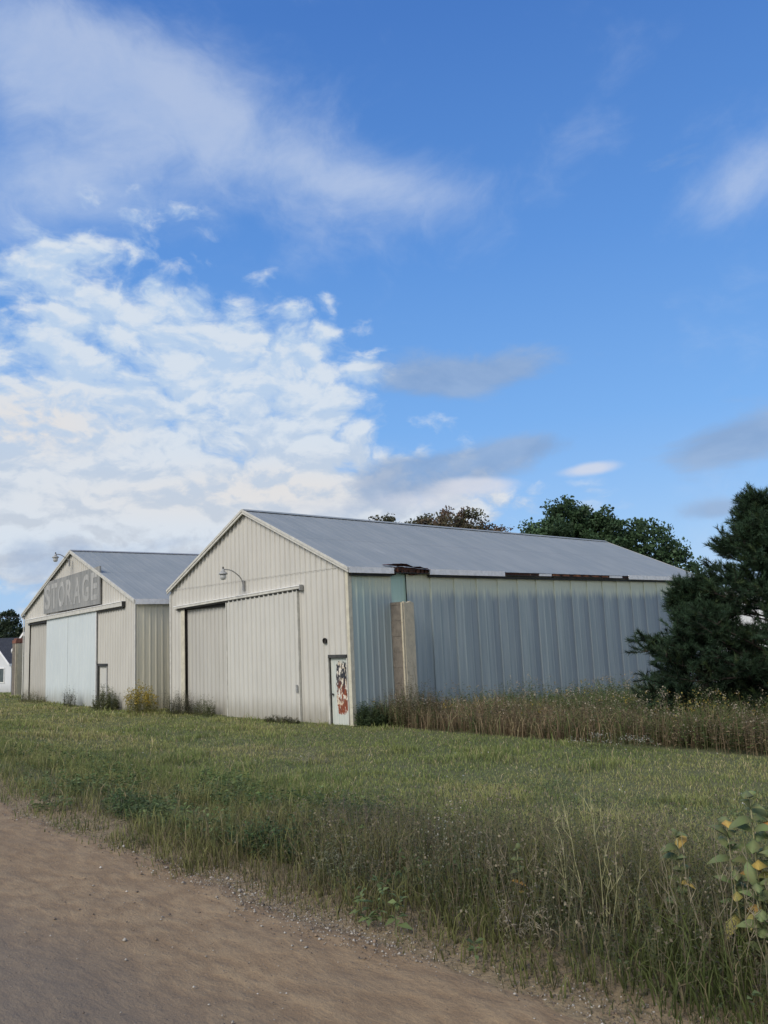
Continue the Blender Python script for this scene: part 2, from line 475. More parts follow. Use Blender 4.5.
def hangar_shell(root, W, L, H, RH, holes, mats, eave=.16, front=.10, roof_holes=()):
    """local axes: x from -W (left front corner) to 0 (right front corner), y runs back along the side wall"""
    base = -1.3
    gable = lambda x: H + (RH-H)*(1-abs((x + W/2)/(W/2)))
    ribbed(-W, 0, lambda x: base, gable, lambda u, n, z: (u, -n, z), holes, breaks=[-W/2]).make('front_wall', mats['front'], root)
    ribbed(-W, 0, lambda x: base, gable, lambda u, n, z: (u, L+n, z), breaks=[-W/2]).make('rear_wall', mats['front'], root)
    # roof slopes, measured along the slope
    sl = math.hypot(W/2, RH-H); cx, cz = (W/2)/sl, (RH-H)/sl
    ext = eave/cx
    def right(u, n, s): return (-W/2 + s*cx + n*cz, u, RH - s*cz + n*cx + .03)
    def left(u, n, s): return (-W/2 - s*cx - n*cz, u, RH - s*cz + n*cx + .03)
    for fn, hl, ex in ((right, roof_holes, ext), (left, (), .05/cx)):
        ribbed(-front, L+front, lambda u: 0, (lambda ex: lambda u: sl+ex)(ex), fn, hl, period=.30, ribw=.12, depth=.004).make('roof_slope', mats['roof'], root)
    rc = Geo()
    rc.prism([(-W/2-.16, -front-.02, RH-.16*cz/cx+.062), (-W/2, -front-.02, RH+.065), (-W/2+.16, -front-.02, RH-.16*cz/cx+.062), (-W/2, -front-.02, RH+.045)], (0, L+2*front+.04, 0))
    rc.make('ridge_cap', mats['ridge'], root)
    # rake boards along both gables
    for yy, t in ((-front-.045, .04), (L+front+.005, .04)):
        for sg in (-1, 1):
            g = Geo()
            ev = eave if sg > 0 else .05
            xe = sg*(W/2+ev)
            ze = H - ev*cz/cx
            g.prism([(-W/2, yy, RH-.09), (-W/2+xe, yy, ze-.09), (-W/2+xe, yy, ze+.04), (-W/2, yy, RH+.04)], (0, t, 0))
            g.make('rake_board', mats['trim'], root)
            if yy < 0:
                g = Geo()
                g.prism([(-W/2, yy-.02, RH-.02), (-W/2+xe, yy-.02, ze-.02), (-W/2+xe, yy-.02, ze+.055), (-W/2, yy-.02, RH+.055)], (0, .02, 0))
                g.make('rake_flashing', mats['flash'], root)
    # dark soffit under each eave, coloured as its shadow line, and a dark lining so nothing shows through
    for sg, x0 in ((1, 0), (-1, -W)):
        g = Geo(); xs = sorted((x0+sg*.03, x0+sg*(eave if sg > 0 else .05)))
        g.box((xs[0], .0, H-.15), (xs[1], L, H-.13)); g.make('soffit', M['dark'], root)
    g = Geo(); g.box((-W+.25, .35, base), (-.12, L-.3, H-.3)); g.make('lining', M['dark'], root)
    return gable, (sl, cx, cz)

def barn_light(name_label, wall_pt, head_pt, rz=0):
    """gooseneck yard light; wall_pt and head_pt in world space"""
    w = Vector(wall_pt); h = Vector(head_pt)
    t = thing('barn_light', name_label, 'light', w)
    d = h - w
    def q(s, z): return (d.x*s, d.y*s, z)
    pts = [(0, 0, -.18), q(.03, -.02), q(.12, d.z*.55), q(.3, d.z*.95), q(.55, d.z+.10), q(.8, d.z+.13), q(1, d.z+.12)]
    sm = []
    for i in range(len(pts)-1):
        a, b = Vector(pts[i]), Vector(pts[i+1]); sm += [a, a.lerp(b, .5)]
    sm.append(Vector(pts[-1]))
    sm = [sm[0]] + [(sm[i-1]+sm[i]*2+sm[i+1])/4 for i in range(1, len(sm)-1)] + [sm[-1]]
    Geo().tube(sm, .018, 8).make('arm', M['steel'], t, True)
    Geo().box((-.035, -.02, -.24), (.035, .03, .05)).make('wall_plate', M['steel'], t, bevel=.008)
    c = (0, 0, 0)
    _o = Geo().lathe([(0.001, .17), (.035, .17), (.04, .12), (.075, .10), (.085, .06), (.15, .03), (.165, -.02), (.15, -.03), (.001, -.02)], c, 20).make('shade', M['enamel'], t, True); _o.location = d; _o.scale = (.8, .8, .85)
    _o = Geo().lathe([(.001, -.02), (.11, -.03), (.115, -.13), (.095, -.19), (.05, -.215), (.001, -.22)], c, 20).make('globe', M['globe'], t, True); _o.location = d; _o.scale = (.8, .8, .85)
    _o = Geo().lathe([(.001, .24), (.028, .24), (.032, .17), (.001, .165)], c, 12).make('photocell', M['dark_trim'], t, True); _o.location = d; _o.scale = (.8, .8, .85)
    return t
M['globe'] = simple('frosted_lamp_globe', (.45, .46, .45), .1, .25, 8, 0, 0)

# ================================================================== SETTING
def build_ground():
    xs = np.unique(np.concatenate([np.linspace(-900, -60, 22), np.linspace(-60, 14, 150), np.linspace(14, 900, 24)]))
    ys = np.unique(np.concatenate([np.linspace(-700, -12, 16), np.linspace(-12, 2.9, 24), np.linspace(2.9, 18, 130), np.linspace(18, 60, 40), np.linspace(60, 1200, 24)]))
    X, Y = np.meshgrid(xs, ys); Z = ground_z(X, Y)
    v = np.stack([X.ravel(), Y.ravel(), Z.ravel()], 1)
    nx = len(xs); f = []
    for j in range(len(ys)-1):
        for i in range(nx-1):
            k = j*nx+i; f.append((k, k+1, k+1+nx, k+nx))
    o = mesh_obj('ground', v, f, M['ground'], None, True); tag(o, kind='structure'); return o
build_ground()

def road_edge(x):
    return 3.12 + (fbm(np.asarray(x)*.8, np.asarray(x)*0+3.3, 21, 4)-.5)*.42
def build_road():
    xs = np.unique(np.concatenate([np.linspace(-400, -40, 30), np.linspace(-40, 8, 400), np.linspace(8, 400, 40)]))
    ts = np.unique(np.concatenate([np.linspace(0, .75, 16), np.linspace(.75, 1, 40)]))
    X = np.repeat(xs[None], len(ts), 0)
    Y = -8.7 + ts[:, None]*(road_edge(xs)[None]+8.7)
    Z = .642 + (fbm(X*2.2, Y*3.5, 5, 4)-.5)*.028 + (fbm(X*.6, Y*1.1, 9, 2)-.5)*.03
    Z -= .022*np.exp(-((Y-1.35-.12*np.sin(X*.35))/.33)**2) + .018*np.exp(-((Y+.45-.1*np.sin(X*.3))/.33)**2)
    Z += (fbm(X*5.5, Y*2.2, 61, 2)-.5)*.016
    loose = np.clip((Y-2.2)/.7, 0, 1)
    Z += loose*(fbm(X*9, Y*9, 31, 2)-.45)*.03
    Z[-1] -= .02; Z[0] -= .05
    v = np.stack([X.ravel(), Y.ravel(), Z.ravel()], 1); nx = len(xs)
    f = [(j*nx+i, j*nx+i+1, (j+1)*nx+i+1, (j+1)*nx+i) for j in range(len(ts)-1) for i in range(nx-1)]
    o = mesh_obj('road', v, f, M['road'], None, True); tag(o, kind='structure')
build_road()

# loose stones along the road edge and on the road
def build_gravel():
    n = 22000
    x = rng.uniform(-16, 2.5, n)
    kind = rng.random(n)
    edge = road_edge(x)
    y = np.where(kind < .93, edge + rng.normal(.03, .12, n), edge - np.abs(rng.normal(0, 1.1, n)))
    keep = (y > -2) & ((x > -5.8) | (rng.random(n) < .22)) & (vnoise(x*1.1, y*1.1, 77) + rng.random(n)*.5 > .55); x, y, kind = x[keep], y[keep], kind[keep]
    n = len(x)
    zr = .650 + (fbm(x*2.2, y*3.5, 5, 4)-.5)*.028 + (fbm(x*.6, y*1.1, 9, 2)-.5)*.03
    z = np.where(y > edge[keep]-.02, np.maximum(ground_z(x, y), .63), zr)
    s = np.exp(rng.normal(math.log(.0048), .45, n)); s = np.clip(s, .002, .017)
    base = np.array([(1,0,0),(-1,0,0),(0,1,0),(0,-1,0),(0,0,.7),(0,0,-.7),(.6,.6,.35),(-.6,.6,.3),(.6,-.6,.3),(-.6,-.6,.35)])
    ico = np.array([(1,0,0),(.3,.95,0),(-.8,.58,0),(-.8,-.58,0),(.3,-.95,0),(0,0,.8),(0,0,-.6)], float)
    tri = np.array([(0,1,5),(1,2,5),(2,3,5),(3,4,5),(4,0,5),(1,0,6),(2,1,6),(3,2,6),(4,3,6),(0,4,6)])
    V = ico[None]*s[:, None, None]*rng.uniform(.65, 1.25, (n, 7, 3))
    a = rng.uniform(0, 6.28, n); ca, sa = np.cos(a)[:, None], np.sin(a)[:, None]
    vx = V[..., 0]*ca - V[..., 1]*sa; vy = V[..., 0]*sa + V[..., 1]*ca
    V = np.stack([vx+x[:, None], vy+y[:, None], V[..., 2]+z[:, None]+.001], -1).reshape(-1, 3)
    T = (tri[None] + (np.arange(n)*7)[:, None, None]).reshape(-1, 3)
    pal = np.array([(.42, .39, .34), (.30, .27, .23), (.18, .145, .115), (.12, .10, .085), (.55, .53, .49), (.24, .18, .13)])
    c = pal[rng.choice(6, n, p=[.18, .26, .2, .14, .02, .2])]*rng.uniform(.8, 1.15, (n, 1))
    o = big_mesh('gravel', V, None, T, np.repeat(c, 7, 0), M['stone'])
    tag(o, 'loose pale and brown gravel scattered along the dirt road edge', 'gravel', kind='stuff')
build_gravel()

# ================================================================== NEAR HANGAR
AX, AY = -15.24, 13.36
AW, AL, AH, AR = 9.19, 20.5, 4.0, 6.10
hA = thing('metal_hangar', 'cream metal hangar with blue weathered side wall and broken eave, nearer of the two', 'hangar', (AX, AY, 0))
matsA = dict(front=M['cream'], roof=M['roof'], ridge=M['roof'], trim=M['trim'], flash=M['trim'])
holesA = [(-8.24, -5.45, -2, 3.40), (-.90, -.17, -2, 1.76)]
rh = [(1.50, 1.64, None, None)]
slA = math.hypot(AW/2, AR-AH); cxA = (AW/2)/slA; endA = slA + .16/cxA
notches = [(1.55, 1.78, endA-.10, endA+1), (1.78, 2.06, endA-.22, endA+1), (2.06, 2.38, endA-.16, endA+1), (2.38, 2.70, endA-.07, endA+1), (2.70, 2.86, endA-.03, endA+1)]
# a hole's upper bound beyond the sheet leaves nothing above it
gableA, _ = hangar_shell(hA, AW, AL, AH, AR, holesA, matsA)
# reshape the near slope with a torn eave: replace the first roof_slope
for o in list(hA.children):
    if o.name.startswith('roof_slope') and o.data.vertices[-1].co.x > -AW/2:
        me = o.data; bpy.data.objects.remove(o); bpy.data.meshes.remove(me); break
czA = (AR-AH)/slA
def tear(u):
    for a, b, c, d in notches:
        if a <= u <= b: return c
    return endA + (math.sin(u*9)*.004)
g = ribbed(-.10, AL+.10, lambda u: 0, tear, lambda u, n, s: (-AW/2 + s*cxA + n*czA, u, AR - s*czA + n*cxA + .03), period=.30, ribw=.12, depth=.004,
           breaks=[1.549, 1.551, 1.78, 1.782, 2.06, 2.062, 2.38, 2.382, 2.70, 2.702, 2.859, 2.861])
g.make('roof_slope', M['roof'], hA)
# curled, rusted pieces of torn roof sheet
def roofpt(v, s, n): return (-AW/2 + s*cxA + n*czA, v, AR - s*czA + n*cxA + .03)
for k in range(7):
    y0 = 8.95+.62*k; y1 = y0+random.uniform(.35, .58)
    Geo().prism([(.137, y0, AH-.112), (.137, y1, AH-.118), (.137, y1-.03, AH-.058), (.137, y0+.05, AH-.066)], (.012, 0, 0)).make('rusted_strip', M['orange_rust'], hA)
g = Geo()
prof = [(1.30, .28, .03), (1.55, .22, .10), (1.80, .18, .13), (2.05, .20, .12), (2.28, .14, .06), (2.5, .10, .09), (2.75, .06, .03), (2.9, .03, .02)]
for (v0, s0, n0), (v1, s1, n1) in zip(prof[:-1], prof[1:]):
    g.quad(roofpt(v0, endA-s0, .02), roofpt(v1, endA-s1, .02), roofpt(v1, endA-s1+.10, n1), roofpt(v0, endA-s0+.08, n0))
    g.quad(roofpt(v0, endA-s0, .022), roofpt(v0, endA-s0+.08, n0+.004), roofpt(v1, endA-s1+.10, n1+.004), roofpt(v1, endA-s1, .022))
g.make('torn_roof_sheet', M['rust_sheet'], hA)
g = Geo()
g.box((-.10, 1.5, AH-.09), (.06, 2.95, AH+.02))
for k in range(9):
    y0 = 1.55+.15*k+random.uniform(-.03, .03); g.box((.02, y0, AH-.16+random.uniform(-.04, .05)), (.10+random.uniform(0, .06), y0+random.uniform(.04, .12), AH-.06+random.uniform(0, .08)))
g.make('exposed_rafter', M['rust_wood'], hA)
# side wall: near section, mint sheet behind the lost chimney, long run
zwall = lambda u: AH-.02
side = lambda u, n, z: (n, u, z)
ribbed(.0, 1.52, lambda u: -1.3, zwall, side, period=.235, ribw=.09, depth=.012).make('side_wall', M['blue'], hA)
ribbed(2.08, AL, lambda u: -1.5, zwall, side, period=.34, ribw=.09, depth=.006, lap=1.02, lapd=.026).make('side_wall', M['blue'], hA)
Geo().box((-.06, 1.50, -1.3), (-.02, 2.10, AH-.02)).make('mint_panel', M['teal'], hA)['label'] = 'bare mint green panel above the chimney'
ribbed(.0, AL, lambda u: -1.5, zwall, lambda u, n, z: (-AW-n, u, z), period=.23).make('side_wall', M['cream'], hA)
# corner trims
Geo().box((-.075, -.052, -1.3), (.030, -.042, AH-.12)).box((.020, -.0415, -1.3), (.030, .07, AH-.12)).make('corner_trim', M['jamb'], hA)
Geo().box((-AW-.03, -.052, -1.3), (-AW+.06, -.042, AH-.12)).make('corner_trim', M['trim'], hA)
# eave fascia, pieces missing
for a, b, mt, lab in ((-.10, 1.50, 'white_trim', None), (2.92, 6.35, 'white_trim', None), (6.37, 13.95, 'rust_wood', 'rotted dark eave board with the white facing gone'), (13.97, AL+.1, 'white_trim', None)):
    g = Geo()
    if mt == 'white_trim': g.box((.135, a, AH-.17), (.165, b, AH-.015)); 
    else:
        y0 = a
        while y0 < b:
            y1 = min(b, y0+random.uniform(.25, .8)); dz = random.uniform(-.03, .025)
            g.box((.10+random.uniform(-.02, .02), y0, AH-.125+dz), (.135, y1-.004, AH-.025+random.uniform(-.04, 0))); y0 = y1
    o = g.make('fascia_board', M[mt], hA)
    if lab: o['label'] = lab
for y0, y1 in ((8.2, 8.9), (12.6, 13.5)): Geo().box((.136, y0, AH-.13), (.15, y1, AH-.05)).make('loose_fascia_strip', M['white_trim'], hA)
for a, b in ((0, 1.49), (2.95, AL)): Geo().box((.03, a, AH-.235), (.10, b, AH-.175)).make('eave_shade_strip', M['dark'], hA)  # dark strip standing for the shade line below the fascia
# big sliding door: closed leaf in front, second leaf recessed on the left
def leafsheet(u0, u1, z0, z1, y, mat, name, parent, per=.23):
    return ribbed(u0, u1, lambda u: z0, lambda u: z1, lambda u, n, z: (u, y-n, z), period=per).make(name, mat, parent)
trk = lambda x: 3.62 - .031*(-x - 1.9)
def slopebox(x0, x1, za, zb2, y0, y1, name, mat, parent):
    g = Geo(); g.prism([(x0, y0, trk(x0)+za), (x1, y0, trk(x1)+za), (x1, y0, trk(x1)+zb2), (x0, y0, trk(x0)+zb2)], (0, y1-y0, 0)); return g.make(name, mat, parent)
d1 = ribbed(-5.62, -2.09, lambda u: -.10, lambda u: trk(u)-.03, lambda u, n, z: (u, -.075-n, z)).make('sliding_door', M['cream_door'], hA)
Geo().box((-2.088, -.105, -.10), (-2.055, -.03, 3.55)).make('edge_trim', M['trim'], d1)
Geo().box((-5.655, -.10, -.10), (-5.622, -.03, 3.40)).make('edge_trim', M['trim'], d1)
Geo().box((-2.20, -.118, .78), (-2.13, -.10, .98)).make('handle', M['steel'], d1)
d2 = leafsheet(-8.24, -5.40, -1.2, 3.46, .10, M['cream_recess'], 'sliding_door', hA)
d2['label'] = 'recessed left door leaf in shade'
Geo().box((-8.24, .02, 3.30), (-5.45, .075, 3.39)).make('header_shade', M['dark'], hA)  # recess shading under the track, put in as a dark strip
Geo().box((-8.239, .03, -1.2), (-8.222, .07, 3.36)).make('door_gap', M['dark'], hA)
Geo().box((-8.47, -.045, -1.2), (-8.25, -.024, 3.38)).make('jamb_board', M['jamb'], hA)
t1 = slopebox(-8.78, -1.86, -.05, .02, -.15, -.025, 'door_track', M['trim'], hA)
slopebox(-8.78, -1.86, .021, .04, -.165, -.025, 'track_hood', M['white_trim'], t1)
slopebox(-8.70, -1.90, -.10, -.072, -.10, -.03, 'track_slot', M['dark'], t1)
Geo().box((-1.885, -.16, 3.52), (-1.85, -.03, 3.67)).make('track_stop', M['steel'], t1)
# small walk door with flaking paint
w1 = Geo().box((-.90, .035, -.3), (-.17, .075, 1.70)).make('walk_door', M['peel'], hA)
g = Geo(); g.box((-.935, -.04, -.3), (-.885, .03, 1.76)); g.box((-.17, -.036, -.3), (-.145, .03, 1.76)); g.make('door_frame', M['trim'], w1)
Geo().box((-.885, -.045, 1.685), (-.145, .03, 1.765)).make('door_lintel', M['dark_trim'], w1)
Geo().box((-.882, .0, -.3), (-.865, .034, 1.685)).make('door_shadow_gap', M['dark'], w1)
Geo().lathe([(.001, -.05), (.03, -.045), (.035, -.02), (.02, 0), (.001, 0)], (0, 0, 0), 12).make('handle', M['dark_trim'], w1).location = (-.80, -.0, .78)
# small round vent hole
g = Geo(); prof = [(.001, 0), (.05, 0), (.055, .03), (.075, .03), (.075, -.01), (.001, -.012)]
vent = g.lathe(prof, (0, 0, 0), 16).make('vent_hole', M['dark'], hA); vent.location = (-.99, -.035, 2.13); vent.rotation_euler = (R(90), 0, 0)
# thin lap line across the gable
Geo().box((-AW+.1, -.043, 4.012), (-.1, -.0405, 4.025)).make('sheet_lap', M['cream_recess'], hA)
Geo().box((-5.9, -.34, -.35), (-2.0, -.10, -.015)).make('concrete_sill', M['sill'], hA)
barn_light('grey gooseneck yard light on the gable of the nearer cream hangar', (-19.97, AY-.05, 3.95), (-19.97, 12.61, 4.20))

# ================================================================== FAR HANGAR
BX, BY, BRZ = -25.75, 12.75, -.047
BW, BL, BH, BR = 12.31, 19.0, 3.81, 6.13
hB = thing('metal_hangar', 'cream metal hangar with white sliding doors and storage sign, farther of the two', 'hangar', (BX, BY, 0), BRZ)
matsB = dict(front=M['cream'], roof=M['roof'], ridge=M['steel'], trim=M['trim'], flash=M['trim'])
holesB = [(-11.45, -3.40, -2, 3.40), (-3.40, -2.50, -2, 1.60)]
gableB, _ = hangar_shell(hB, BW, BL, BH, BR, holesB, matsB)
for sx, nm in ((1, 0), (-1, -BW)):
    ribbed(0, BL, lambda u: -1.4, lambda u: BH-.02, (lambda sx, nm: lambda u, n, z: (nm+sx*n, u, z))(sx, nm), period=.23, ribw=.1, depth=.010).make('side_wall', M['cream_old'], hB)
    xs = sorted((nm+sx*(.135 if sx > 0 else .02), nm+sx*(.17 if sx > 0 else .05)))
    Geo().box((xs[0], -.1, BH-.19), (xs[1], BL+.1, BH-.01)).make('fascia_board', M['white_trim'], hB)
Geo().box((-.07, -.052, -1.3), (.03, -.042, BH-.12)).make('corner_trim', M['trim'], hB)
Geo().box((-BW-.03, -.052, -1.3), (-BW+.07, -.042, BH-.12)).make('corner_trim', M['trim'], hB)
for u0, u1 in ((-9.03, -6.46), (-6.44, -3.46)):
    ribbed(u0, u1, lambda u: -.12, lambda u: 3.58, lambda u, n, z: (u, -.07-n, z), period=.30, ribw=.10, depth=.012).make('sliding_door', M['white_door'], hB)['label'] = 'white sliding door leaf'
Geo().box((-6.465, -.068, -.12), (-6.435, -.04, 3.5)).make('door_gap', M['dark'], hB)
Geo().box((-3.457, -.09, -.12), (-3.425, -.03, 3.55)).make('edge_trim', M['white_trim'], hB)
Geo().box((-3.418, -.05, 1.55), (-3.375, -.024, 3.50)).make('door_gap', M['dark_trim'], hB)
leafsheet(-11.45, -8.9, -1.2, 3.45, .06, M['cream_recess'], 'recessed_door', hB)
Geo().box((-11.45, -.02, 3.31), (-9.0, .05, 3.40)).make('header_shade', M['dark'], hB)  # shade at the top of the recess, drawn as a dark strip
w2 = Geo().box((-3.33, .03, -.3), (-2.50, .07, 1.52)).make('walk_door', M['cream_door'], hB)
g = Geo(); g.box((-3.40, -.04, -.3), (-3.31, .02, 1.60)); g.box((-3.28, -.048, 1.50), (-2.44, .02, 1.60)); g.make('door_frame', M['dark_trim'], w2)
Geo().box((-2.49, -.046, -.3), (-2.44, .02, 1.50)).make('door_edge', M['steel'], w2)
trB = lambda x: 3.68 - .0205*(-x-.87)
def slopeB(x0, x1, za, zb2, y0, y1, name, mat, parent):
    g = Geo(); g.prism([(x0, y0, trB(x0)+za), (x1, y0, trB(x1)+za), (x1, y0, trB(x1)+zb2), (x0, y0, trB(x0)+zb2)], (0, y1-y0, 0)); return g.make(name, mat, parent)
t2 = slopeB(-11.6, -.87, -.06, .09, -.16, -.025, 'door_track', M['trim'], hB)
slopeB(-11.6, -.87, .091, .112, -.18, -.025, 'track_hood', M['white_trim'], t2)
slopeB(-7.6, -3.0, .114, .14, -.12, -.026, 'hood_gap', M['dark'], t2)
Geo().box((-.868, -.165, trB(-.87)-.10), (-.84, -.03, trB(-.87)+.10)).make('track_stop', M['dark_trim'], t2)
slopeB(-11.5, -9.05, -.16, -.092, -.09, -.03, 'track_slot', M['dark'], t2)
slopeB(-3.35, -.95, -.135, -.092, -.09, -.03, 'track_slot', M['dark'], t2)
# raised rear ridge vent on the left hangar
Geo().box((-BW/2-.2, 6.0, BR+.055), (-BW/2+.2, BL, BR+.13)).make('ridge_vent', M['steel'], hB)
Geo().box((-BW-.10, -.03, 1.9), (-BW-.03, .03, 2.0)).make('wall_insulator', M['white_trim'], hB)

def world_B(x, y, z):
    c, s = math.cos(BRZ), math.sin(BRZ); return (BX + x*c - y*s, BY + x*s + y*c, z)
# the sign
sg = thing('storage_sign', 'large weathered grey board sign with faded white letters reading STORAGE', 'sign', world_B(-6.15, -.07, 3.74), BRZ)
Geo().prism([(-3.16, -.05, -.02), (3.14, -.05, .07), (3.14, -.05, 1.50), (-3.16, -.05, 1.33)], (0, .05, 0)).make('board', M['sign'], sg)
def letters(txt, xs, h, z0):
    verts, faces = [], []
    for ch, (x0, wd) in zip(txt, xs):
        cu = bpy.data.curves.new('glyph', 'FONT'); cu.body = ch; cu.size = 1; cu.offset = .028; cu.resolution_u = 4; cu.extrude = .004
        ob = bpy.data.objects.new('glyph', cu); COL.objects.link(ob)
        dg = bpy.context.evaluated_depsgraph_get(); dg.update()
        me = bpy.data.meshes.new_from_object(ob.evaluated_get(dg))
        co = np.array([v.co[:] for v in me.vertices]); lo, hi = co.min(0), co.max(0)
        k = len(verts)
        for v in co:
            fx = (v[0]-lo[0])/(hi[0]-lo[0]); fz = (v[1]-lo[1])/(hi[1]-lo[1])
            x = x0 + fx*wd
            verts.append((x, -.056 - v[2]*.5, z0 + .0205*(x+3.1) + fz*h))
        faces += [tuple(k+i for i in p.vertices) for p in me.polygons]
        bpy.data.objects.remove(ob); bpy.data.curves.remove(cu); bpy.data.meshes.remove(me)
    return verts, faces
lx = [(-3.02, .70), (-2.20, .72), (-1.36, .78), (-.44, .74), (.42, .80), (1.36, .74), (2.28, .66)]
v, f = letters('STORAGE', lx, 1.06, .13)
mesh_obj('lettering', v, f, M['sign_letter'], sg)
barn_light('small grey gooseneck light high at the gable peak above the storage sign', world_B(-6.15, -.16, 5.75), (-31.9, 12.32, 5.86))

# power line to the left corner of the far hangar
wl = []
p0 = Vector(world_B(-BW, -.1, 3.72)); p1 = Vector((-72, 11.0, 7.3))
for i in range(25):
    t = i/24; q = p0.lerp(p1, t); q.z -= 2.2*t*(1-t); wl.append(q)
tag(Geo().tube(wl, .018, 5).make('power_line', M['dark_trim']), 'thin dark overhead wire reaching the left corner of the far hangar', 'wire')

# ================================================================== CHIMNEY STUMPS
def chimney(label, x0, x1, y0, y1, zb, zt, red):
    t = thing('chimney_stump', label, 'chimney', ((x0+x1)/2, (y0+y1)/2, zb))
    hx, hy, h = (x1-x0)/2, (y1-y0)/2, zt-zb
    g = Geo(); z = 0; k = 0
    while z < h-.02:
        z1 = min(h, z+.41); o = random.uniform(-.006, .006)
        g.box((-hx+o, -hy-.0+o, z), (hx-.06+o, hy-.05, z1-.006)); g.box((-hx+.02, -hy+.012, z1-.006), (hx-.07, hy-.06, z1)); z = z1
    b = g.make('block_column', M['block'], t, bevel=.012)
    g = Geo(); z = 0
    # rendered face looking away from the hangar, thick slab with chipped top
    g.prism([(hx-.055, -hy+.05, 0), (hx-.055, hy, 0), (hx-.055, hy, h-.03), (hx-.055, hy*.4, h+.02), (hx-.055, -hy*.2, h-.015), (hx-.055, -hy+.05, h+.01)], (.07, 0, 0))
    g.make('render_face', M['plaster'], t, bevel=.015)
    g = Geo(); g.box((hx-.053, -hy-.012, 0), (hx+.004, -hy+.043, h-.015)); g.make('corner_pier', M['plaster'], t, bevel=.012)
    if red:
        g = Geo(); g.box((-hx-.02, -hy-.02, h-.0), (hx+.02, hy+.02, h+.16)); g.box((-hx+.05, -hy+.04, h+.16), (hx-.1, hy-.1, h+.25)); g.make('brick_cap', M['brick_red'], t, bevel=.015)
    return t
chimney('weathered beige concrete chimney stump against the blue side wall', AX+.03, AX+.46, AY+1.44, AY+1.88, -.3, 3.06, False)
chimney('narrow grey chimney stump with reddish top left of the far hangar', -41.85, -41.35, 14.1, 14.6, -.3, 2.55, True)

# ================================================================== BACKGROUND BUILDINGS
def house(label, loc, rz, W, L, H, RH, wall, roofm, name='white_house', cat='house', win=True):
    t = thing(name, label, cat, loc, rz)
    g = Geo(); g.prism([(-W/2, 0, -1), (W/2, 0, -1), (W/2, 0, H), (0, 0, RH), (-W/2, 0, H)], (0, L, 0)); g.make('wall', wall, t)
    sl = (RH-H)/(W/2)
    for s in (-1, 1):
        g = Geo(); xe = s*(W/2+.3); ze = H-.3*sl
        g.prism([(0, -.3, RH+.02), (xe, -.3, ze+.02), (xe, -.3, ze+.14), (0, -.3, RH+.14)], (0, L+.6, 0)); g.make('roof_slope', roofm, t)
        g = Geo(); xa, xb = sorted((xe, xe+s*.03)); g.box((xa, -.3, ze-.06), (xb, L+.3, ze+.15)); g.make('fascia_board', M['white_trim'], t)
        g = Geo(); g.prism([(0, -.34, RH-.02), (xe, -.34, ze-.02), (xe, -.34, ze+.15), (0, -.34, RH+.15)], (0, .035, 0)); g.make('rake_board', M['white_trim'], t)
    if win:
        for x0 in win:
            w = Geo().box((x0-.45, -.05, .7), (x0+.45, -.01, 1.9)).make('window', M['white_trim'], t)
            Geo().box((x0-.36, -.06, .78), (x0+.36, -.052, 1.82)).make('pane', M['glass_dark'], w)
    return t
house('small white cottage with dark shingle roof at the far left edge', (-68.2, 21.6, -1.05), R(8), 5.6, 9, 2.25, 4.1, M['siding'], M['shingle'], win=(1.35, -1.4))
house('dark red shed glimpsed between the chimney stump and the far hangar', (-47.75, 17.0, -.5), 0, 3.2, 5, 2.75, 3.6, M['red_siding'], M['shingle'], 'red_shed', 'shed', False)
house('pale shed glimpsed through gaps in the dark pine', (-16.2, 41, -1.2), R(-4), 6, 8, 3.1, 5.2, M['siding'], M['roof'], 'pale_shed', 'shed', (0.5,))

# ================================================================== TREES
def limb_path(p, d, length, n=6, sag=0, wob=.12):
    pts = [Vector(p)]; d = Vector(d).normalized()
    for i in range(n):
        d = (d + Vector((random.gauss(0, wob), random.gauss(0, wob), random.gauss(0, wob) - sag))).normalized()
        pts.append(pts[-1] + d*length/n)
    return pts

def leaf_cards(P, size, cols, flat=.0, up=None):
    """one small folded leaf quad per point"""
    n = len(P)
    a = rng.normal(size=(n, 3)); a /= np.linalg.norm(a, axis=1)[:, None]
    b = rng.normal(size=(n, 3)); b -= a*(a*b).sum(1)[:, None]; b /= np.linalg.norm(b, axis=1)[:, None]
    if np.isscalar(size): size = np.full(n, size)
    s = (size*rng.uniform(.6, 1.35, n))[:, None]
    V = np.stack([P - a*s*.5, P + b*s*.36, P + a*s*.5, P - b*s*.36], 1).reshape(-1, 3)
    Q = np.arange(n*4).reshape(n, 4)
    return V, Q, np.repeat(cols, 4, 0)

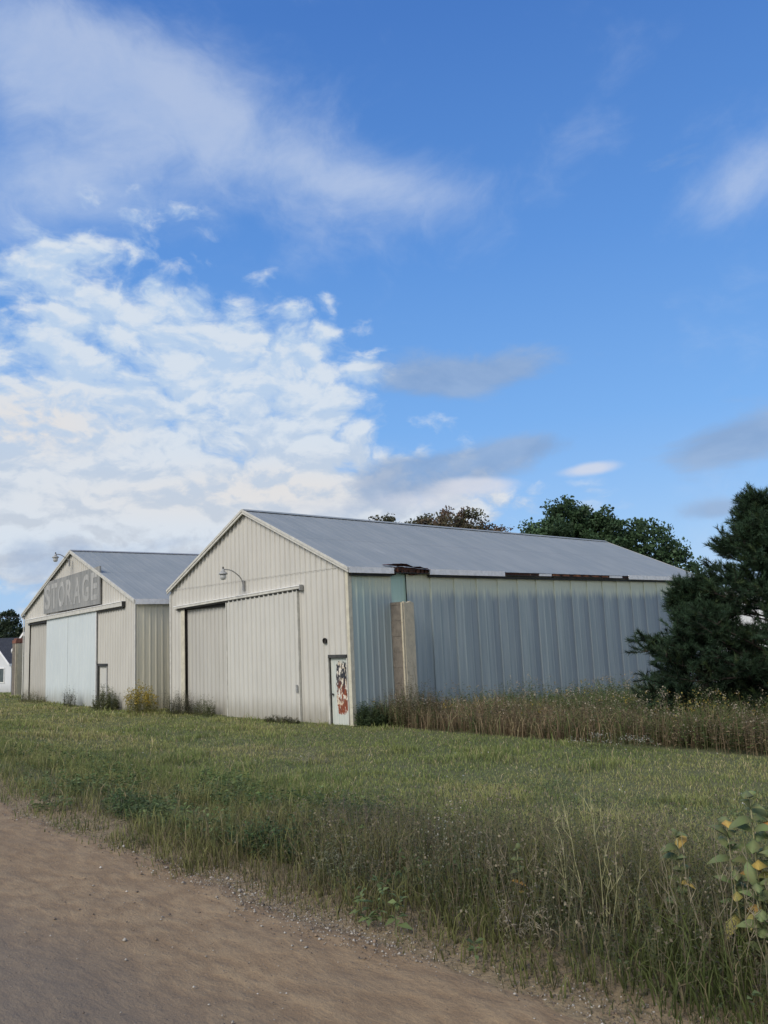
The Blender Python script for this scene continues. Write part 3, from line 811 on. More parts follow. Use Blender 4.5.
def broadleaf(label, base, height, lobes, nclump, per, leafsize, colfn, group=None, name='broadleaf_tree', crad=.75):
    """lobes: list of (dx,dy,z,rx,ry,rz) ellipsoids relative to the base"""
    t = thing(name, label, 'tree', base, 0, group)
    g = Geo()
    h0 = min(l[2]-l[5] for l in lobes)
    main = [Vector((0, 0, -1.2)), Vector((.05, 0, h0*.6)), Vector((.1, .1, h0+.5)), Vector((.1, .1, height*.62))]
    g.tube(main, [.34, .27, .22, .08], 9)
    P = []; dens = []
    for l in lobes:
        c = Vector(l[:3])
        for k in range(7):
            cg = lambda m, sd: max(-1.1, min(1.1, random.gauss(m, sd)))
            dirv = Vector((cg(0, .8)*l[3], cg(0, .8)*l[4], cg(.2, .6)*l[5])); tip = c + dirv*.62
            st = Vector((.1, .1, h0*.6 + random.random()*(height*.35)))
            mid = st.lerp(tip, .5) + Vector((random.gauss(0, .3), random.gauss(0, .3), -.2))
            g.tube([st, mid, tip], [.11, .06, .018], 6)
    vol = np.array([l[3]*l[4]*l[5] for l in lobes])**.75; vol /= vol.sum()
    cl = []
    for i in range(nclump):
        l = lobes[rng.choice(len(lobes), p=vol)]
        d = rng.normal(size=3); d /= np.linalg.norm(d)
        r = rng.uniform(.35, 1.0)**.5*(.88 + .24*rng.random())
        cl.append([l[0]+d[0]*r*l[3], l[1]+d[1]*r*l[4], l[2]+d[2]*r*l[5]])
    cl = np.array(cl)
    rad = crad*rng.uniform(.5, 1.2, len(cl))
    npl = np.maximum(6, (per*rng.uniform(.5, 1.4, len(cl))).astype(int))
    idx = np.repeat(np.arange(len(cl)), npl)
    off = rng.normal(size=(len(idx), 3)); off /= np.linalg.norm(off, axis=1)[:, None]
    off *= (rng.random(len(idx))**.45)[:, None]*rad[idx][:, None]*np.array([1, 1, .62])
    PP = cl[idx] + off
    shade = rng.uniform(.65, 1.3, len(cl))[idx]
    cols = colfn(len(idx), PP, off[:, 2]/rad[idx])*shade[:, None]
    V, Q, C = leaf_cards(PP, leafsize, cols)
    g.make('trunk', M['bark'], t)
    big_mesh('crown', V, Q, None, C, M['leaf'], t)
    return t

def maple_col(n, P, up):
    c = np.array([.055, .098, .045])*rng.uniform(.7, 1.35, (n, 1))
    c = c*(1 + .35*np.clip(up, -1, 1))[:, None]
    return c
def red_col(n, P, up):
    a = np.array([.11, .115, .066]); b = np.array([.19, .115, .085])
    k = np.clip((fbm(P[:, 0]*1.2, P[:, 2]*1.2, 4)-.48)*4, 0, .8)[:, None]
    return (a*(1-k)+b*k)*rng.uniform(.6, 1.35, (n, 1))
def far_col(n, P, up):
    return np.array([.042, .062, .034])*rng.uniform(.65, 1.35, (n, 1))

broadleaf('broad dark green rounded tree rising behind the far end of the nearer roof', (-27.4, 45.4, -1.4), 11.7,
          [(-1.3, -1.3, 8.6, 3.0, 2.8, 3.0), (-2.4, -2.2, 7.6, 2.1, 2.1, 2.5), (.5, .4, 8.3, 2.6, 2.4, 2.6), (2.1, 1.9, 7.7, 2.4, 2.2, 2.6), (3.6, 3.2, 6.4, 1.9, 1.9, 2.1), (-.9, -.8, 10.2, 1.7, 1.7, 1.4)], 560, 100, .20, maple_col)
broadleaf('thin reddish autumn tree showing above the roof ridge', (-32.1, 35.8, -.98), 10.6,
          [(-1.6, -1.6, 8.2, 1.8, 1.7, 1.7), (.3, .3, 8.7, 1.9, 1.7, 1.75), (2.0, 1.8, 8.2, 1.5, 1.4, 1.5), (1.1, 1.2, 9.4, 1.1, 1.1, 1.2), (-2.3, -2.4, 9.0, 1.6, 1.5, 1.3), (-.7, -.7, 9.1, 1.5, 1.4, 1.2)], 420, 50, .17, red_col, crad=.58)
for (lab, b, h, k) in (('dark green tree behind the white cottage at the far left', (-92, 30, -2), 8.6, 1.0),
                       ('bushy dark tree just left of the far hangar, beyond the cottage', (-83.5, 34.5, -2), 7.0, .8)):
    broadleaf(lab, b, h, [(0, 0, h*.62, 3.0*k, 3.0*k, h*.3), (-1.6*k, -.6, h*.5, 2.2*k, 2, h*.28), (1.7*k, .8, h*.48, 2.2*k, 2, h*.27), (.3, 0, h*.84, 1.3*k, 1.3*k, h*.17)], 150, 70, .30, far_col)

def build_wood():
    P = []; C = []
    for x in np.arange(-330, -95, 5.5):
        yb = 60 + rng.normal(0, 6); h = 8 + 3*vnoise(x*.05, 2, 8) + rng.normal(0, 1)
        n = 420; d = rng.normal(size=(n, 3)); d /= np.linalg.norm(d, axis=1)[:, None]
        r = rng.random(n)[:, None]**.33
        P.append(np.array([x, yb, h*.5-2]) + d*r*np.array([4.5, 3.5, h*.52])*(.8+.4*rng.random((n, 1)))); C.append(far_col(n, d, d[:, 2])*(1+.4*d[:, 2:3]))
    for x in np.arange(-95, 160, 5.5):
        yb = 190 + rng.normal(0, 8); h = 9 + 3*vnoise(x*.05, 2, 8) + rng.normal(0, 1)
        n = 260; d = rng.normal(size=(n, 3)); d /= np.linalg.norm(d, axis=1)[:, None]
        r = rng.random(n)[:, None]**.33
        P.append(np.array([x, yb, h*.5-2]) + d*r*np.array([4.5, 3.5, h*.52])); C.append(far_col(n, d, d[:, 2])*1.2)
    V, Q, C = leaf_cards(np.concatenate(P), .95, np.concatenate(C))
    tag(big_mesh('distant_woods', V, Q, None, C, M['leaf']), 'distant dark line of woods on the horizon', 'woods', kind='stuff')
build_wood()

# ---- pine ----------------------------------------------------------
def pine(label, base, height, limbs, seed):
    random.seed(seed)
    t = thing('pine_tree', label, 'tree', base)
    g = Geo()
    g.tube([(0, 0, -.4), (.03, .02, height*.4), (0, .04, height*.8), (.02, .02, height)], [.17, .12, .05, .012], 9)
    tips = []  # (point, direction, weight)
    for (z, az, ln, rise) in limbs:
        st = Vector((0, 0, z)); d = Vector((math.cos(az), math.sin(az), rise))
        pts = limb_path(st, d, ln, 7, -.03, .09)
        rr = [max(.006, .045*(ln/2.5)*(1-i/7.3)) for i in range(8)]
        g.tube(pts, rr, 5)
        for i in range(2, 8):
            nt_ = 3 if i < 4 else 4
            for k in range(nt_):
                p = pts[i]; dd = (pts[i]-pts[i-1]).normalized()
                side = Vector((random.gauss(0, 1), random.gauss(0, 1), random.gauss(.35, .6)))
                tw = (dd*.7 + side*.6).normalized(); L2 = random.uniform(.22, .62)*(1 - .04*i)
                q = p + tw*L2
                g.tube([p, p.lerp(q, .5), q], [.012, .008, .004], 3, False)
                tips.append((q, tw)); tips.append((p.lerp(q, .6), tw)); 
                if random.random() < .7:
                    tw2 = (tw + Vector((random.gauss(0, .6), random.gauss(0, .6), random.gauss(.25, .4)))).normalized(); q2 = p.lerp(q, .5) + tw2*random.uniform(.12, .3)
                    tips.append((q2, tw2))
    g.make('trunk', M['bark'], t)
    P = np.array([p[:] for p, d in tips]); D = np.array([d[:] for p, d in tips]); n = len(P)
    per = 40
    Pn = np.repeat(P, per, 0); Dn = np.repeat(D, per, 0); m = len(Pn)
    Pn = Pn - Dn*rng.uniform(0, .20, (m, 1))
    out = rng.normal(size=(m, 3)); dirn = Dn*.95 + out*.50; dirn[:, 2] += .18; dirn /= np.linalg.norm(dirn, axis=1)[:, None]
    Ln = rng.uniform(.09, .17, (m, 1))
    wv = np.cross(dirn, rng.normal(size=(m, 3))); wv /= np.linalg.norm(wv, axis=1)[:, None]; wv *= .0065
    V = np.stack([Pn-wv, Pn+wv, Pn+dirn*Ln], 1).reshape(-1, 3); T = np.arange(m*3).reshape(m, 3)
    sh = np.repeat(rng.uniform(.45, 1.6, n), per)
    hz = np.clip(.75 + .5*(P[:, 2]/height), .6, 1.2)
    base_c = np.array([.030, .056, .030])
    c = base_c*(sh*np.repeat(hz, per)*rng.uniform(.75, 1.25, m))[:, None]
    warm = rng.random(n) < .08
    c = np.where(np.repeat(warm, per)[:, None], c*np.array([1.5, 1.25, .9]), c)
    big_mesh('needle_crown', V, None, T, np.repeat(c, 3, 0), M['needle'], t)
    return t
def whorls(height, low, lmax, n, seed, bias=None, skew=(0, 0)):
    r = random.Random(seed); out = []
    for k in range(n):
        f = k/(n-1)
        z = low + (height-.25-low)*f
        prof = min(1, .62+.9*(1-f)) * (1-f)**.62 + .06
        for j in range(r.choice((5, 6, 6))):
            az = r.uniform(0, 6.283)
            ln = max(.3, lmax*prof*r.uniform(.72, 1.12))
            if bias: ln *= bias(az, f)
            out.append((z + r.uniform(-.1, .1), az, ln, r.uniform(-.02, .25) + .35*f))
    return out
pine('large dark green pine at the right end of the blue side wall', (-6.9, 19.1, -.30), 5.2, whorls(5.2, .35, 2.55, 22, 3), 5)
pine('small bushy pine in front of the end of the blue side wall', (-8.62, 18.8, -.28), 3.35, whorls(3.35, .15, 1.75, 15, 8), 9)
pine('dark pine cut off by the right edge behind the weeds', (-5.45, 19.0, -.32), 5.0, whorls(5.0, .3, 2.6, 18, 12), 13)

# ================================================================== GRASS AND WEEDS
def blade_mesh(name, P, h, w, lean, cols, mat, droop=.0):
    n = len(P)
    az = rng.uniform(0, 6.283, n); la = rng.uniform(0, 6.283, n)
    sd = np.stack([np.cos(az), np.sin(az), np.zeros(n)], 1)*w[:, None]*.5
    ld = np.stack([np.cos(la), np.sin(la), np.zeros(n)], 1)*(lean*h)[:, None]
    up = np.zeros((n, 3)); up[:, 2] = h
    mid = P + up*.55 + ld*.28; tip = P + up*(1-.35*np.minimum(lean, 1.2))[:, None] + ld
    V = np.stack([P-sd, P+sd, mid+sd*.75, mid-sd*.75, tip], 1).reshape(-1, 3)
    k = np.arange(n)*5
    Q = np.stack([k, k+1, k+2, k+3], 1); T = np.stack([k+3, k+2, k+4], 1)
    cv = np.repeat(cols, 5, 0).reshape(n, 5, 3).copy(); cv[:, :2] *= .62; cv[:, 4] *= 1.12
    return V, Q, T, cv.reshape(-1, 3)

def leafy_mesh(P, h, lean, nleaf, ll, lw, scol, lcol, sw=.005, start=.15, elev=(.0, .8)):
    """wiry upright stems with little leaves"""
    n = len(P)
    la = rng.uniform(0, 6.283, n)
    ld = np.stack([np.cos(la), np.sin(la), np.zeros(n)], 1)*(lean*h)[:, None]
    az = rng.uniform(0, 6.283, n)
    sd = np.stack([np.cos(az), np.sin(az), np.zeros(n)], 1)*sw*.5
    up = np.zeros((n, 3)); up[:, 2] = h
    mid = P + up*.55 + ld*.35; tip = P + up + ld
    V1 = np.stack([P-sd, P+sd, mid+sd*.7, mid-sd*.7, tip], 1).reshape(-1, 3); k = np.arange(n)*5
    Q1 = np.stack([k, k+1, k+2, k+3], 1); T1 = np.stack([k+3, k+2, k+4], 1); C1 = np.repeat(scol, 5, 0)
    idx = np.repeat(np.arange(n), nleaf); m = len(idx)
    t = start + (1-start)*rng.random(m)**.8
    base = P[idx] + up[idx]*t[:, None] + ld[idx]*(t**1.4)[:, None]
    a = rng.uniform(0, 6.283, m); e = rng.uniform(*elev, m)
    d = np.stack([np.cos(a)*np.cos(e), np.sin(a)*np.cos(e), np.sin(e)], 1)
    s = np.stack([-np.sin(a), np.cos(a), rng.normal(0, .3, m)], 1)
    L = (ll*rng.uniform(.5, 1.3, m)*(1.15-.6*t))[:, None]; Wd = L*lw
    drop = np.zeros((m, 3)); drop[:, 2] = -.25
    V2 = np.stack([base, base + d*L*.5 + s*Wd*.5, base + (d+drop)*L, base + d*L*.5 - s*Wd*.5], 1).reshape(-1, 3)
    Q2 = np.arange(m*4).reshape(m, 4) + len(V1)
    C2 = np.repeat(lcol[idx]*rng.uniform(.7, 1.3, (m, 1)), 4, 0)
    return np.concatenate([V1, V2]), np.concatenate([Q1, Q2]), T1, np.concatenate([C1, C2])

def join(parts):
    V, Q, T, C = [], [], [], []; k = 0
    for v, q, t, c in parts:
        V.append(v); C.append(c)
        if q is not None and len(q): Q.append(q+k)
        if t is not None and len(t): T.append(t+k)
        k += len(v)
    return np.concatenate(V), (np.concatenate(Q) if Q else None), (np.concatenate(T) if T else None), np.concatenate(C)

def in_buildings(x, y):
    a = (x > AX-AW-.05) & (x < AX+.05) & (y > AY-.02) & (y < AY+AL)
    lx_ = (x-BX)*math.cos(-BRZ) - (y-BY)*math.sin(-BRZ); ly_ = (x-BX)*math.sin(-BRZ) + (y-BY)*math.cos(-BRZ)
    b = (lx_ > -BW-.05) & (lx_ < .05) & (ly_ > -.02) & (ly_ < BL)
    c = (x > -6.0+AX) & (x < -2.0+AX) & (y > AY-.33) & (y < AY)
    return a | b | c

def scatter(n, xr, yr, falloff, p):
    x = rng.uniform(*xr, n); y = rng.uniform(*yr, n)
    d = np.hypot(x, y)
    # keep to the side of the place one can look at from near the camera
    ang = np.arctan2(-x, y)
    k = (rng.random(n) < np.minimum(1, (falloff/d))**p) & (ang > -.15) & (ang < 1.62) & ~in_buildings(x, y)
    x, y = x[k], y[k]
    return np.stack([x, y, ground_z(x, y)-.01], 1)

def grass_cols(P, green=1.0):
    n = len(P); x, y = P[:, 0], P[:, 1]
    a = .6*fbm(x*.22, y*.5, 50, 2) + .4*fbm(x*.7, y*1.1, 51, 3); b = fbm(x*1.7, y*2.2, 61, 3)
    g1 = np.array([.205, .245, .078]); g2 = np.array([.305, .305, .115]); dry = np.array([.47, .39, .225]); dk = np.array([.125, .175, .055])
    k = np.clip((a-.38)*4.2, 0, 1)[:, None]
    c = g1*(1-k) + g2*k
    k2 = np.clip((b-.58)*5, 0, 1)[:, None]*.7; c = c*(1-k2) + dk*k2
    dr = (rng.random(n) < .12 + .22*np.clip((a-.5)*3, 0, 1))[:, None]
    c = np.where(dr, dry*rng.uniform(.6, 1.1, (n, 1)), c)
    lowv = np.clip((6.6-y)/2.2, 0, 1)[:, None]*np.clip((x+10)/5, .2, 1)[:, None]  # vignette and shade at the near right verge, put into the blade colour
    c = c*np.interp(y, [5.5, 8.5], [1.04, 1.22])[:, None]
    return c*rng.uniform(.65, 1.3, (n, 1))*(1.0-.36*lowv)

def build_field():
    P = scatter(1500000, (-62, 4), (4.4, 15.5), 7.0, 1.55)
    P = P[(P[:, 1] < 13.5) | (P[:, 0] < AX)]
    n = len(P); d = np.hypot(P[:, 0], P[:, 1])
    tuft = fbm(P[:, 0]*1.3, P[:, 1]*1.3, 91, 3)
    h = rng.uniform(.045, .12, n)*(.45+1.0*tuft+1.3*np.clip((tuft-.60)*5, 0, 1))*np.where(P[:, 1] < 6.3, 1.35, 1)
    h = h*np.interp(P[:, 1], [6.5, 8.5], [1, .74]); h = np.where(rng.random(n) < .03, h*2.3, h)
    w = rng.uniform(.004, .008, n)*np.clip(d/9, 1, 3.5)
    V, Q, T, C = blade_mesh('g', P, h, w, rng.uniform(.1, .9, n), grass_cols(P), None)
    tag(big_mesh('grass', V, Q, T, C, M['plant']), 'rough mown grass field between the dirt road and the hangars', 'grass', kind='stuff')
    P2 = scatter(60000, (-62, 4), (15.5, 40), 18, 1.2); P2 = P2[P2[:, 0] < -38.5]
    P3 = scatter(260000, (-150, -40), (4, 40), 26, 1.2)
    P2 = np.concatenate([P2, P3]); n = len(P2)
    V, Q, T, C = blade_mesh('g', P2, rng.uniform(.10, .26, n), rng.uniform(.03, .07, n), rng.uniform(.1, .9, n), grass_cols(P2), None)
    tag(big_mesh('grass', V, Q, T, C, M['plant']), 'far grass reaching to the white cottage', 'grass', kind='stuff')
build_field()

def build_clover():
    """low broad leaves and pale flower dots in the mown grass"""
    P = scatter(110000, (-40, 4), (4.2, 13.4), 6.5, 1.5); n = len(P)
    cl = np.clip((fbm(P[:, 0]*.9, P[:, 1]*.9, 15, 3)-.46)*6, 0, 1); P = P[rng.random(n) < cl]; n = len(P)
    h = rng.uniform(.03, .11, n)
    col = np.array([.145, .19, .08])*rng.uniform(.7, 1.4, (n, 1))
    parts = [leafy_mesh(P, h, rng.uniform(0, .4, n), 5, .035, .6, col, col, .003, .2)]
    k = rng.random(n) < .012
    Pf = P[k]; m = len(Pf); Pf = Pf + np.stack([np.zeros(m), np.zeros(m), rng.uniform(.06, .16, m)], 1)
    V, Q, C = leaf_cards(np.repeat(Pf, 3, 0) + rng.normal(0, .006, (m*3, 3)), .022, np.tile(np.array([.55, .54, .47]), (m*3, 1)))
    parts.append((V, Q, None, C))
    V, Q, T, C = join(parts)
    tag(big_mesh('clover', V, Q, T, C, M['plant']), 'low clover and pale flower specks in the mown field', 'ground cover', kind='stuff')
build_clover()

def build_verge():
    parts = []
    # grass at the road edge
    P = scatter(330000, (-34, 3.2), (2.85, 6.6), 6.0, 1.5)
    ed = road_edge(P[:, 0]); n = len(P)
    off = np.where(P[:, 0] < -5.2, .30, .08); soft = np.clip((P[:, 1]-ed+off)/.26, 0, 1)**1.3*np.clip((6.6-P[:, 1])/1.6, 0, 1)
    patch = np.clip((fbm(P[:, 0]*2.0, P[:, 1]*2.0, 41, 3)-.25)*2.4, .05, 1)
    P = P[rng.random(n) < soft*patch]; n = len(P)
    right = np.clip((P[:, 0]+6.2)/3.0, -.25, 1)
    hz = fbm(P[:, 0]*.8, P[:, 1]*1.1, 45, 3)
    h = rng.uniform(.10, .30, n)*(.6+.9*hz)*(1+.75*right)*np.clip(.30+(P[:, 1]-3.1+np.where(P[:, 0] < -5.2, .35, 0))*.9, .22, 1)*np.where(rng.random(n) < .45, .4, 1)
    wv_ = rng.uniform(.004, .008, n); wv_ = np.where(rng.random(n) < .14, wv_*1.6, wv_)
    V, Q, T, C = blade_mesh('v', P, h, wv_, rng.uniform(.1, .8, n), grass_cols(P)*np.array([.90, .90, .90]), None)
    parts.append((V, Q, T, C))
    # wiry weeds, tall towards the right
    P = scatter(30000, (-12, 3.2), (3.25, 6.6), 6.0, 1.0); n = len(P)
    right = np.clip((P[:, 0]+6.6)/2.8, 0.02, 1)
    ed = road_edge(P[:, 0])
    band = np.clip((P[:, 1]-ed-.08)/.5, 0, 1)*np.clip((6.6-P[:, 1])/1.6, 0, 1)
    pt = np.clip((fbm(P[:, 0]*.9, P[:, 1]*.9, 47, 3)-.28)*3.2, .08, 1)
    P = P[rng.random(n) < right*band*pt*.55]; n = len(P)
    right = np.clip((P[:, 0]+6.8)/3.2, 0.1, 1)
    h = rng.uniform(.28, .62, n)*(.5+.55*right)*np.clip(.55+(P[:, 1]-3.3)*.7, .5, 1)
    pal = np.array([(.20, .205, .12), (.155, .17, .095), (.24, .205, .145), (.175, .145, .115), (.12, .155, .075)])
    ci = rng.choice(5, n, p=[.3, .25, .15, .12, .18])
    lc = pal[ci]*.70*np.array([1.02, 1.0, .85]); sc = np.where(rng.random((n, 1)) < .5, lc*1.1, np.array([.21, .18, .115]))
    parts.append(leafy_mesh(P, h, rng.uniform(.02, .45, n), 15, .045, .20, sc, lc, .0045, .1, (.1, 1.1)))
    Pw, hw = P, h
    # broad leaved herbs in distinct clumps
    P = scatter(14000, (-16, 3.2), (3.15, 6.0), 6.0, 1.0); n = len(P)
    cl = np.clip((fbm(P[:, 0]*1.3+7, P[:, 1]*1.6, 83, 2)-.55)*7, 0, 1)*np.clip((P[:, 1]-road_edge(P[:, 0]))/.15, 0, 1); P = P[rng.random(n) < cl*.55]; n = len(P)
    hc = np.array([(.125, .185, .062), (.16, .21, .085), (.10, .15, .055)])[(vnoise(P[:, 0]*1.1, P[:, 1]*1.1, 85)*2.99).astype(int)]*rng.uniform(.7, 1.25, (n, 1))
    parts.append(leafy_mesh(P, rng.uniform(.07, .27, n), rng.uniform(.05, .5, n), 9, .085, .42, hc, hc, .004, .15, (-.1, .8)))
    # dead litter lying on the shoulder
    P = scatter(90000, (-20, 3.2), (2.9, 5.0), 6.0, 1.2); ed = road_edge(P[:, 0]); n = len(P)
    P = P[(rng.random(n) < np.clip((P[:, 1]-ed+.12)/.4, 0, .8))]; n = len(P); P[:, 2] += .014
    lcol = np.array([(.30, .25, .165), (.20, .165, .11), (.15, .15, .08)])[rng.choice(3, n)]*rng.uniform(.6, 1.2, (n, 1))
    parts.append(blade_mesh('l', P, rng.uniform(.012, .035, n), rng.uniform(.003, .006, n), rng.uniform(1.2, 3.2, n), lcol, None))
    # seed heads
    P, h = Pw, hw; n = len(P)
    k = rng.random(n) < .2; tp = P[k] + np.stack([np.zeros(k.sum()), np.zeros(k.sum()), h[k]], 1); m = len(tp)
    V, Q, C = leaf_cards(np.repeat(tp, 6, 0) + rng.normal(0, .018, (m*6, 3)), .016, np.repeat(np.array([(.25, .215, .145)]), m*6, 0)*rng.uniform(.6, 1.3, (m*6, 1)))
    parts.append((V, Q, None, C))
    V, Q, T, C = join(parts)
    tag(big_mesh('roadside_weeds', V, Q, T, C, M['plant']), 'tall wiry grey green weeds and grass along the road edge', 'weeds', kind='stuff')
build_verge()

def build_strip():
    """uncut weeds between the mown line and the blue wall / pines"""
    parts = []
    P = scatter(260000, (AX-.2, 7), (13.35, 34), 15.5, 2.2); n = len(P)
    ed = 13.45 + (fbm(P[:, 0]*.9, P[:, 0]*0+2, 71, 3)-.5)*.8 + np.clip((P[:, 0]+9)*.16, 0, 1.2)
    k = np.clip((P[:, 1]-ed)/.5, 0, 1); P = P[rng.random(n) < k]; n = len(P)
    wallnear = np.exp(-np.maximum(0, P[:, 0]-AX)/1.6)
    hz = fbm(P[:, 0]*.9, P[:, 1]*.9, 73, 3)
    h = rng.uniform(.22, .62, n)*(.55+1.25*hz)
    gm = np.clip((fbm(P[:, 0]*.35, P[:, 1]*.5, 75, 2)-.42)*4 + (P[:, 1]-15.4)*.35, 0, 1)[:, None]
    brown = np.array([.255, .187, .115]); tan = np.array([.42, .345, .20]); green = np.array([.155, .19, .072])
    c = np.where(rng.random((n, 1)) < .28, tan, brown); c = np.where(rng.random((n, 1)) < gm*.65+.12, green, c)
    c = c*rng.uniform(.6, 1.3, (n, 1))
    w = rng.uniform(.009, .016, n)
    w = np.where(rng.random(n) < .12, w*1.9, w)
    parts.append(blade_mesh('s', P, h*1.05, w, rng.uniform(.05, .6, n), c, None))
    # leafy stalks
    P = scatter(36000, (AX+.1, 6), (13.7, 30), 15, 2.0); n = len(P)
    h = rng.uniform(.4, .95, n)*(.6+.9*fbm(P[:, 0]*.8, P[:, 1]*.6, 79, 2))
    gm = np.clip((P[:, 1]-14.2)*.5, .25, 1)
    isg = rng.random(n) < gm
    lc = np.where(isg[:, None], np.array([.135, .175, .066]), np.array([.225, .175, .105])); lc = lc*rng.uniform(.65, 1.35, (n, 1))
    parts.append(leafy_mesh(P, h, rng.uniform(.02, .3, n), 16, .085, .34, lc*.9, lc, .009, .1))
    # pale seed tops and yellow flower tops
    k = rng.random(n) < .16; tp = P[k] + np.stack([np.zeros(k.sum()), np.zeros(k.sum()), h[k]], 1); m = len(tp)
    fc = np.where(rng.random((m, 1)) < .10, np.array([.36, .27, .06]), np.array([.38, .33, .24]))
    V, Q, C = leaf_cards(np.repeat(tp, 7, 0) + rng.normal(0, .035, (m*7, 3)), .035, np.repeat(fc, 7, 0)*rng.uniform(.6, 1.2, (m*7, 1)))
    parts.append((V, Q, None, C))
    V, Q, T, C = join(parts)
    tag(big_mesh('tall_weeds', V, Q, T, C, M['plant']), 'uncut brown and green weeds in front of the blue wall and pines', 'weeds', kind='stuff')
build_strip()

# ---- single plants ------------------------------------------------
def bush(name, label, x, y, rx, ry, h, n, cols, nleaf=22, ll=.09, lw=.35, lean=.25, cat='plant', flower=None, sw=.008, group=None):
    z = float(ground_z(x, y))
    t = thing(name, label, cat, (x, y, z), 0, group)
    r = np.sqrt(rng.random(n)); a = rng.uniform(0, 6.283, n)
    P = np.stack([r*np.cos(a)*rx, r*np.sin(a)*ry, np.zeros(n)-.03], 1)
    hh = h*rng.uniform(.6, 1.05, n)*(1-.45*r**2)
    c = np.array(cols)[rng.choice(len(cols), n)]*rng.uniform(.75, 1.25, (n, 1))
    V, Q, T, C = leafy_mesh(P, hh, rng.uniform(.02, lean, n), nleaf, ll, lw, c*.9, c, sw, .08)
    parts = [(V, Q, T, C)]
    if flower is not None:
        k = rng.random(n) < flower[0]; tp = P[k]; m = len(tp); hp = hh[k]
        pts = np.repeat(tp, 16, 0) + np.stack([rng.normal(0, .05, m*16), rng.normal(0, .05, m*16), np.repeat(hp, 16)*rng.uniform(.72, 1.04, m*16)], 1)
        V, Q, C = leaf_cards(pts, flower[2], np.array([flower[1]])*rng.uniform(.6, 1.2, (m*16, 1)))
        parts.append((V, Q, None, C))
    V, Q, T, C = join(parts)
    big_mesh('foliage', V, Q, T, C, M['plant'], t)
    return t
DK = [(.075, .085, .050), (.095, .10, .062), (.12, .105, .075)]
OL = [(.135, .155, .07), (.16, .16, .085), (.11, .135, .06)]
bush('goldenrod', 'yellow flowering goldenrod clump between the two hangars', -24.85, 12.45, .80, .38, 1.10, 120, [(.24, .24, .075), (.20, .19, .08)], 18, .10, .25, .2, flower=(.55, (.46, .35, .07), .045))
bush('weed_clump', 'dark leafy weed clump beside the small door of the far hangar', -27.5, 12.45, .75, .35, .95, 120, OL, 20, .10)
bush('weed_clump', 'small dark weed at the foot of the white sliding door', -30.7, 12.5, .40, .25, .95, 60, DK, 16, .07, .3, .3)
bush('weed_clump', 'low brown weeds at the left foot of the far hangar', -35.2, 12.7, 1.5, .3, .62, 120, [(.18, .15, .10), (.14, .155, .08)], 12, .07, .3, .3)
bush('weed_clump', 'dark spiky weed clump at the left bay of the nearer hangar', -23.1, 12.95, .70, .32, .95, 170, DK, 16, .10, .16, .55)
bush('weed_clump', 'short green weeds along the recessed door of the nearer hangar', -21.8, 13.0, .60, .25, .70, 90, OL, 14, .08, .25, .4)
bush('weed_clump', 'low dark weed mat under the closed sliding door', -17.75, 12.95, .75, .22, .26, 80, DK, 16, .07, .4, .5)
bush('shrub', 'round dark green shrub beside the flaking walk door', -14.85, 13.6, .45, .40, .75, 140, [(.075, .11, .055), (.095, .13, .06)], 26, .09, .4, .4)
bush('weed_clump', 'brown bushy weeds in front of the chimney stump', -14.25, 14.5, .95, .9, 1.25, 260, [(.20, .165, .10), (.14, .165, .075), (.23, .195, .12)], 26, .08, .3, .3)
bush('weed_clump', 'pale dry weed tuft alone in the mown grass', -11.0, 8.65, .38, .3, .26, 70, [(.34, .31, .22), (.24, .24, .14)], 8, .06, .2, .7)
bush('white_aster', 'white flowering asters at the edge of the uncut weeds', -8.0, 13.25, .95, .3, .36, 60, [(.17, .19, .085)], 12, .05, .3, .3, flower=(.30, (.55, .54, .48), .018))
bush('goldenrod', 'yellow goldenrod in the weeds below the large pine', -7.3, 15.6, .8, .4, .95, 40, [(.15, .15, .06)], 16, .12, .25, .25, flower=(.35, (.42, .34, .10), .045))
bush('weed_clump', 'dark leafy green clump at the bend of the road edge', -5.35, 3.78, .42, .25, .34, 90, [(.08, .13, .05), (.10, .15, .062)], 16, .06, .45, .5)
bush('weed_clump', 'dark leafy clump on the left road edge', -7.6, 3.75, .6, .25, .30, 110, [(.10, .155, .058), (.125, .17, .075)], 14, .06, .4, .5)
bush('weed_clump', 'dusty brown stemmed weed thicket behind the road bend', -5.1, 4.7, .9, .55, .58, 190, [(.17, .14, .11), (.20, .17, .125)], 18, .04, .2, .3, sw=.005)
bush('dead_weed', 'pale dead feathery weed at the road edge', -2.75, 3.52, .20, .14, .33, 22, [(.38, .325, .23), (.30, .265, .18)], 16, .055, .16, .6, sw=.004)
bush('dead_weed', 'grey green feathery weed on the road edge left of the tall stalks', -4.35, 3.62, .28, .18, .34, 34, [(.28, .28, .18), (.22, .235, .14)], 18, .05, .18, .5, sw=.004)
bush('white_aster', 'slender white flowered stalks among the roadside weeds', -3.75, 4.15, .22, .2, .62, 14, [(.30, .29, .18)], 12, .045, .2, .25, flower=(.9, (.50, .49, .40), .015), sw=.005)

